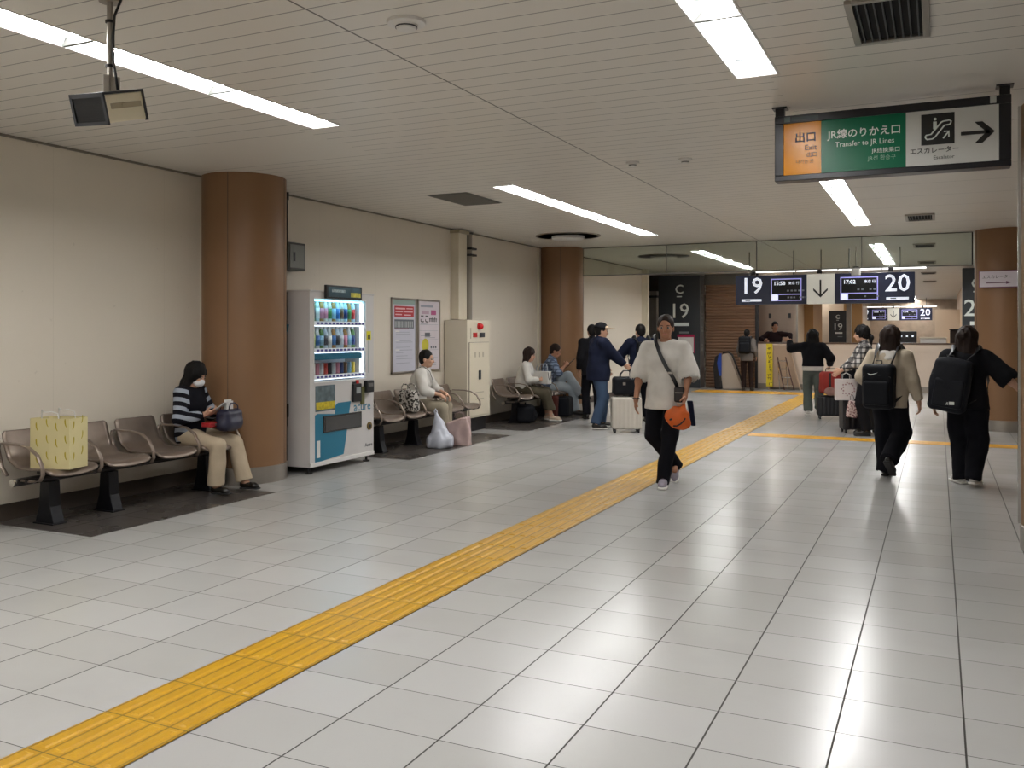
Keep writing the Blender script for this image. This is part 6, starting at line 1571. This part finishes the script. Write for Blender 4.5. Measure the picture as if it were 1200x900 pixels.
L(MB().rbox(-0.038, 0.038, -0.078, 0.078, -0.004, 0.004, 0.012, M4=Xh), 'case', M['black'], t)
L(MB().rbox(-0.034, 0.034, -0.073, 0.073, 0.004, 0.0055, 0.010, M4=Xh), 'screen', M['dgrey'], t)

# ---------------------------------------------------------------- luggage and bags
def suitcase(lab, loc, rz, w, d, h, m, handle=0.0, name='suitcase', ribs=7):
    t = thing(name, lab, 'suitcase', loc, rz)
    f = SDF((-w / 2 - 0.05, -d / 2 - 0.05, 0), (w / 2 + 0.05, d / 2 + 0.05, h + 0.06), 0.0075)
    f.box((0, 0, 0.055 + (h - 0.055) / 2), (w / 2, d / 2, (h - 0.055) / 2), 0.035)
    w_ = f._win(f.lo, f.lo + f.v * f.n); _, X, Y, Z = w_
    f.F += (0.0025 * np.cos(X * 2 * math.pi * ribs / w) * (np.abs(Y) > d * 0.3)).astype(np.float32)
    f.mesh('shell', m, t)
    L(MB().tube([(-w / 2 + 0.004, 0, 0.09), (-w / 2 - 0.002, 0, h - 0.04), (-w / 2 + 0.04, 0, h + 0.002), (w / 2 - 0.04, 0, h + 0.002), (w / 2 + 0.002, 0, h - 0.04), (w / 2 - 0.004, 0, 0.09), (w / 2 - 0.03, 0, 0.054), (-w / 2 + 0.03, 0, 0.054)], 0.005, 6, closed=True, flat=((0, 1, 0), 0.004)), 'zip_seam', M['dgrey'], t, smooth=True)
    for x in (-w / 2 + 0.045, w / 2 - 0.045):
        for y in (-d / 2 + 0.04, d / 2 - 0.04):
            L(MB().cyl((x - 0.012, y, 0.026), (x + 0.012, y, 0.026), 0.025, n=16).box(x - 0.018, x + 0.018, y - 0.012, y + 0.012, 0.035, 0.06), 'wheel', M['blackp'], t, auto=40)
    L(MB().tube([(-0.05, 0, h - 0.005), (-0.045, 0, h + 0.02), (0.045, 0, h + 0.02), (0.05, 0, h - 0.005)], 0.008, 8), 'top_handle', M['blackp'], t, smooth=True)
    if handle:
        for x in (-0.09, 0.09): L(MB().cyl((x, d / 2 - 0.03, h - 0.01), (x, d / 2 - 0.03, handle), 0.007, n=8), 'pull_rod', M['chrome'], t)
        L(MB().box(-0.105, 0.105, d / 2 - 0.045, d / 2 - 0.015, handle - 0.01, handle + 0.02), 'pull_grip', M['blackp'], t, bevel=0.008)
    return t
suitcase('white ribbed suitcase under a black bag beside the person in the beige cap', (-4.22, 12.95, 0), D(25), 0.44, 0.27, 0.53, mat('suitcase_white', '#bdb6ab', 0.35, vary=0.05), 0.0)
t = thing('black_travel_bag', 'black soft travel bag on top of the white suitcase', 'bag', (-4.22, 12.95, 0.55), D(25))
f = SDF((-0.3, -0.2, -0.03), (0.3, 0.2, 0.5), 0.008); f.box((0, 0, 0.145), (0.205, 0.11, 0.135), 0.05); f.folds(0.003, 20, 1); f.plane((0, 0, 0.003), (0, 0, -1)); f.mesh('bag_body', BPK, t)
for y in (-0.05, 0.05): L(MB().tube([(-0.09, y, 0.26), (-0.085, y, 0.32), (-0.04, y * 0.5, 0.37), (0.04, y * 0.5, 0.37), (0.085, y, 0.32), (0.09, y, 0.26)], 0.008, 8), 'handle', M['blackp'], t, smooth=True)
L(MB().box(-0.06, -0.02, -0.118, -0.110, 0.16, 0.20), 'tag', M['steel'], t)
suitcase('black suitcase under the red bag to the right of the pointing person', (-1.68, 16.45, 0), D(12), 0.44, 0.26, 0.40, mat('suitcase_black', '#15151a', 0.4), 0.0)
t = thing('red_duffel', 'red soft bag stacked on a black suitcase beside the pointing person', 'bag', (-1.68, 16.45, 0.425), D(12))
f = SDF((-0.3, -0.2, -0.03), (0.3, 0.2, 0.5), 0.008); f.box((0, 0, 0.20), (0.18, 0.12, 0.19), 0.06); f.folds(0.005, 20, 5); f.plane((0, 0, 0.003), (0, 0, -1)); f.mesh('bag_body', mat('duffel_red', '#99291f', 0.6, vary=0.15, vscale=8, bump=0.3), t)
L(MB().box(-0.03, 0.0, -0.128, -0.119, 0.05, 0.37), 'front_strap', M['blackp'], t)
L(MB().tube([(-0.08, 0, 0.38), (-0.07, 0, 0.44), (0.07, 0, 0.44), (0.08, 0, 0.38)], 0.009, 8), 'handle', M['blackp'], t, smooth=True)
t = thing('brown_pouch', 'small pinkish pouch hanging before the red bag', 'pouch', (-1.66, 16.28, 0.40), D(12))
f = SDF((-0.15, -0.1, -0.05), (0.15, 0.1, 0.25), 0.008); f.ell((0, 0, 0.08), (0.10, 0.03, 0.075)); f.folds(0.005, 30, 1); f.mesh('pouch_body', mat('pouch_pink', '#8f6a62', 0.7, vary=0.2, vscale=12), t)
L(MB().tube([(-0.03, 0, 0.14), (0, 0, 0.17), (0.03, 0, 0.14)], 0.004, 6), 'loop', M['blackp'], t)
t = thing('black_tote', 'black flat tote lying on top of the black suitcase behind the white bag', 'bag', (-1.12, 14.42, 0.585), D(20))
f = SDF((-0.3, -0.25, -0.05), (0.3, 0.25, 0.5), 0.008); f.box((-0.03, 0.02, 0.20), (0.17, 0.09, 0.19), 0.05); f.folds(0.005, 18, 4); f.plane((0, 0, 0.003), (0, 0, -1)); f.mesh('bag_body', BPK, t)
L(MB().tube([(-0.10, 0, 0.37), (-0.08, 0, 0.43), (0.04, 0, 0.43), (0.06, 0, 0.37)], 0.008, 8), 'handle', M['blackp'], t, smooth=True)
suitcase('large black suitcase standing before the person in the plaid shirt', (-1.05, 14.35, 0), D(18), 0.54, 0.30, 0.56, mat('suitcase_black', '#15151a', 0.4), 0.0)
t = thing('white_gift_bag', 'white shopping bag with a round pink wreath print on the black suitcase', 'bag', (-1.22, 14.10, 0.50), D(20))
wb = L(MB().box(-0.155, 0.155, -0.045, 0.045, 0.0, 0.31), 'bag_body', mat('gift_bag_white', '#d3cccb', 0.6), t, bevel=0.003)
ring = MB()
for i in range(18):
    q = 2 * math.pi * i / 18; rr = 0.085 + 0.012 * math.sin(3 * i)
    ring.lathe([(0, 0), (0.013, 0), (0.010, 0.002), (0, 0.003)], n=8, M4=Matrix.Translation((rr * math.cos(q) + 0.02, -0.045, 0.165 + rr * math.sin(q))) @ Matrix.Rotation(math.pi / 2, 4, 'X'))
L(ring, 'wreath_print', mat('wreath_pink', '#a98a8d', 0.6, vary=0.4, vscale=60), wb)
for y in (-0.035, 0.035): L(MB().tube([(-0.06, y, 0.31), (-0.055, y, 0.37), (0, y * 0.5, 0.40), (0.055, y, 0.37), (0.06, y, 0.31)], 0.004, 6), 'handle', M['white'], t, smooth=True)
t = thing('patterned_pouch', 'pink patterned soft bag hanging under the white gift bag', 'bag', (-1.12, 14.03, 0.24), D(20))
f = SDF((-0.2, -0.12, -0.05), (0.2, 0.12, 0.35), 0.008); f.box((0, 0, 0.13), (0.085, 0.03, 0.125), 0.03, np.array(Matrix.Rotation(D(-10), 3, 'Y'))); f.folds(0.006, 26, 2)
m = cloth('pink_pattern', '#c2a3a1'); n = NT(m); n.link(n.mix(n.m('GREATER_THAN', n.noise(40, 1), 0.54), lin('#c7b3ae'), lin('#7d5a5e')), 'Base Color')
f.mesh('bag_body', m, t)
L(MB().tube([(-0.03, 0, 0.24), (-0.04, 0, 0.32), (0.0, 0, 0.34), (0.03, 0, 0.24)], 0.004, 6), 'handle', M['blackp'], t)

# yellow paper bag on the first seat
t = thing('yellow_paper_bag', 'pale yellow paper bag with small banana prints on the first bench seat', 'bag', (-6.17, 4.84, 0.452), D(14))
YB_ = mat('bag_yellow', '#d0c493', 0.55, vary=0.07, vscale=4)
hw, hd, hh = 0.17, 0.105, 0.385
mb = MB()
mb.add([(-hw, -hd, 0), (hw, -hd, 0), (hw, hd, 0), (-hw, hd, 0), (-hw, -hd, hh), (0.0, -hd - 0.004, hh), (hw, -hd, hh), (hw + 0.002, 0, hh), (hw, hd, hh), (-hw, hd, hh), (-hw, 0, hh), (0, -hd - 0.004, 0)],
       [(3, 2, 1, 11, 0), (0, 11, 5, 4), (11, 1, 6, 5), (1, 2, 8, 7, 6), (2, 3, 9, 8), (3, 0, 4, 10, 9)])
bg = L(mb, 'bag_body', YB_, t, thick=0.002)
banana = [(-0.010, 0.032), (-0.004, 0.034), (0.0, 0.02), (-0.002, 0.0), (-0.010, -0.018), (-0.022, -0.03), (-0.024, -0.026), (-0.016, -0.012), (-0.012, 0.004), (-0.012, 0.02)]
for i, u in enumerate((-0.12, -0.03, 0.05, 0.13)):
    for j in range(3):
        z = 0.07 + j * 0.125 + (i % 2) * 0.03
        L(MB().prism([(u - a * 0.9, z + b) for a, b in banana], -hd - 0.0055, -hd - 0.0035, 'y'), 'banana_print', mat('banana_mark', '#a8960f', 0.6), bg)
for i, u in enumerate((-0.05, 0.05)):
    for j in range(3):
        z = 0.09 + j * 0.12 + (i % 2) * 0.04
        L(MB().prism([(u + a * 0.9, z + b) for a, b in banana], hw + 0.001, hw + 0.0035, 'x'), 'banana_print', mat('banana_mark', '#a8960f', 0.6), bg)
RP = mat('white_rope', '#dcdad4', 0.7)
for y in (-hd + 0.01, hd - 0.01): L(MB().tube([(-0.075, y, hh - 0.05), (-0.078, y, hh + 0.03), (-0.06, y - 0.02, hh + 0.065), (-0.02, y - 0.03, hh + 0.05), (0.03, y - 0.025, hh + 0.055), (0.07, y - 0.01, hh + 0.04), (0.075, y, hh - 0.05)], 0.004, 8), 'rope_handle', RP, t, smooth=True)

# bags at the second bench
t = thing('plastic_bag', 'bluish white plastic carrier bag standing on the floor by the second bench', 'bag', (-5.83, 10.18, 0), D(20))
f = SDF((-0.25, -0.25, -0.02), (0.25, 0.25, 0.55), 0.007)
f.box((0, 0, 0.08), (0.165, 0.11, 0.08), 0.05); f.cone((0, 0, 0.10), (-0.05, 0, 0.44), 0.14, 0.018, 0.06); f.cone((0.03, 0.03, 0.12), (0.0, 0.04, 0.38), 0.10, 0.012, 0.03)
f.folds(0.011, 30, 1.0, (1, 1, 0.35)); f.plane((0, 0, 0.002), (0, 0, -1))
pbm = mat('plastic_film', '#c2c6d2', 0.3, vary=0.08, vscale=9, bump=0.6, scale=25)
f.mesh('bag_body', pbm, t)
L(MB().tube([(-0.055, 0, 0.42), (-0.075, 0, 0.47), (-0.06, 0, 0.50), (-0.045, 0, 0.47), (-0.045, 0, 0.42)], 0.005, 6, flat=((0, 1, 0), 0.012)), 'handle_loop', pbm, t, smooth=True)
t = thing('pink_paper_bag', 'pinkish beige crumpled bag standing right of the white plastic bag', 'bag', (-5.72, 10.50, 0), D(12))
f = SDF((-0.25, -0.25, -0.02), (0.25, 0.25, 0.5), 0.007)
f.box((0, 0, 0.17), (0.145, 0.085, 0.20), 0.02, np.array(Matrix.Rotation(D(5), 3, 'Y'))); f.plane((0, 0, 0.35), (-0.35, -0.1, 1))
f.folds(0.009, 22, 6, (1, 1, 0.8)); f.plane((0, 0, 0.002), (0, 0, -1)); f.mesh('bag_body', mat('pink_beige_paper', '#b89f9a', 0.5, vary=0.12, vscale=9, bump=0.5, scale=20), t)
for y in (-0.03, 0.03): L(MB().tube([(-0.06, y, 0.37), (-0.055, y, 0.42), (0.0, y, 0.44), (0.055, y, 0.42), (0.06, y, 0.37)], 0.004, 6), 'handle', mat('pink_handle', '#a08a86', 0.6), t, smooth=True)
t = thing('patterned_tote', 'black and white patterned tote standing on the seat beside the white shirt', 'bag', (-6.22, 10.05, 0.455), D(-10))
f = SDF((-0.25, -0.2, -0.03), (0.25, 0.2, 0.45), 0.0075); f.box((0, 0, 0.145), (0.13, 0.075, 0.14), 0.04); f.folds(0.005, 24, 3); f.plane((0, 0, 0.003), (0, 0, -1)); f.mesh('bag_body', TOTE, t)
for y in (-0.06, 0.06): L(MB().tube([(-0.07, y, 0.24), (-0.075, y, 0.33), (-0.04, y, 0.37), (0.03, y, 0.36), (0.07, y, 0.30), (0.07, y, 0.24)], 0.009, 8), 'handle', TOTE, t, smooth=True)
# dark bags under the third bench
t = thing('floor_backpack', 'dark navy backpack lying under the third bench by the olive skirt', 'backpack', (-6.18, 13.62, 0), D(20))
f = SDF((-0.35, -0.35, -0.02), (0.35, 0.35, 0.5), 0.0085); f.box((0, 0, 0.15), (0.15, 0.20, 0.145), 0.07); f.ell((0.10, 0.05, 0.12), (0.10, 0.14, 0.10), None, 0.05); f.folds(0.004, 18, 2); f.plane((0, 0, 0.003), (0, 0, -1)); f.mesh('bag_body', BPK, t)
L(MB().tube([(0.0, -0.08, 0.29), (0.0, -0.06, 0.33), (0.0, 0.04, 0.33), (0.0, 0.06, 0.29)], 0.008, 8), 'handle', M['blackp'], t, smooth=True)
t = thing('black_trolley_bag', 'black box shaped bag on the floor below the crossed legs', 'bag', (-6.02, 14.95, 0), D(5))
f = SDF((-0.3, -0.3, -0.02), (0.3, 0.3, 0.5), 0.0085); f.box((0, 0, 0.18), (0.13, 0.17, 0.175), 0.04); f.plane((0, 0, 0.003), (0, 0, -1)); f.mesh('bag_body', BPK2, t)
L(MB().tube([(0.0, -0.05, 0.35), (0.0, -0.04, 0.385), (0.0, 0.04, 0.385), (0.0, 0.05, 0.35)], 0.008, 8), 'handle', M['blackp'], t, smooth=True)
t = thing('brown_umbrella_bag', 'reddish brown narrow bag standing beside the olive skirt', 'bag', (-6.0, 14.42, 0), D(5))
f = SDF((-0.2, -0.2, -0.02), (0.2, 0.2, 0.55), 0.0085); f.box((0, 0, 0.2), (0.07, 0.07, 0.2), 0.03); f.folds(0.004, 18, 2); f.plane((0, 0, 0.003), (0, 0, -1)); f.mesh('bag_body', cloth('red_brown_cloth', '#4a2520'), t)
L(MB().tube([(0.0, -0.04, 0.39), (0.0, -0.02, 0.46), (0.0, 0.02, 0.46), (0.0, 0.04, 0.39)], 0.005, 8), 'handle', M['blackp'], t, smooth=True)

# ---------------------------------------------------------------- turn lettering into plain meshes
bpy.context.view_layer.update()
dg = bpy.context.evaluated_depsgraph_get()
fonts = [o for o in SC.objects if o.type == 'FONT']
made = {}
for o in fonts:
    if o.data.name not in made:
        made[o.data.name] = bpy.data.meshes.new_from_object(o.evaluated_get(dg))
    q = bpy.data.objects.new('tmp', made[o.data.name]); COL.objects.link(q)
    q.parent = o.parent; q.matrix_basis = o.matrix_basis.copy()
    nm = o.name; bpy.data.objects.remove(o); q.name = nm
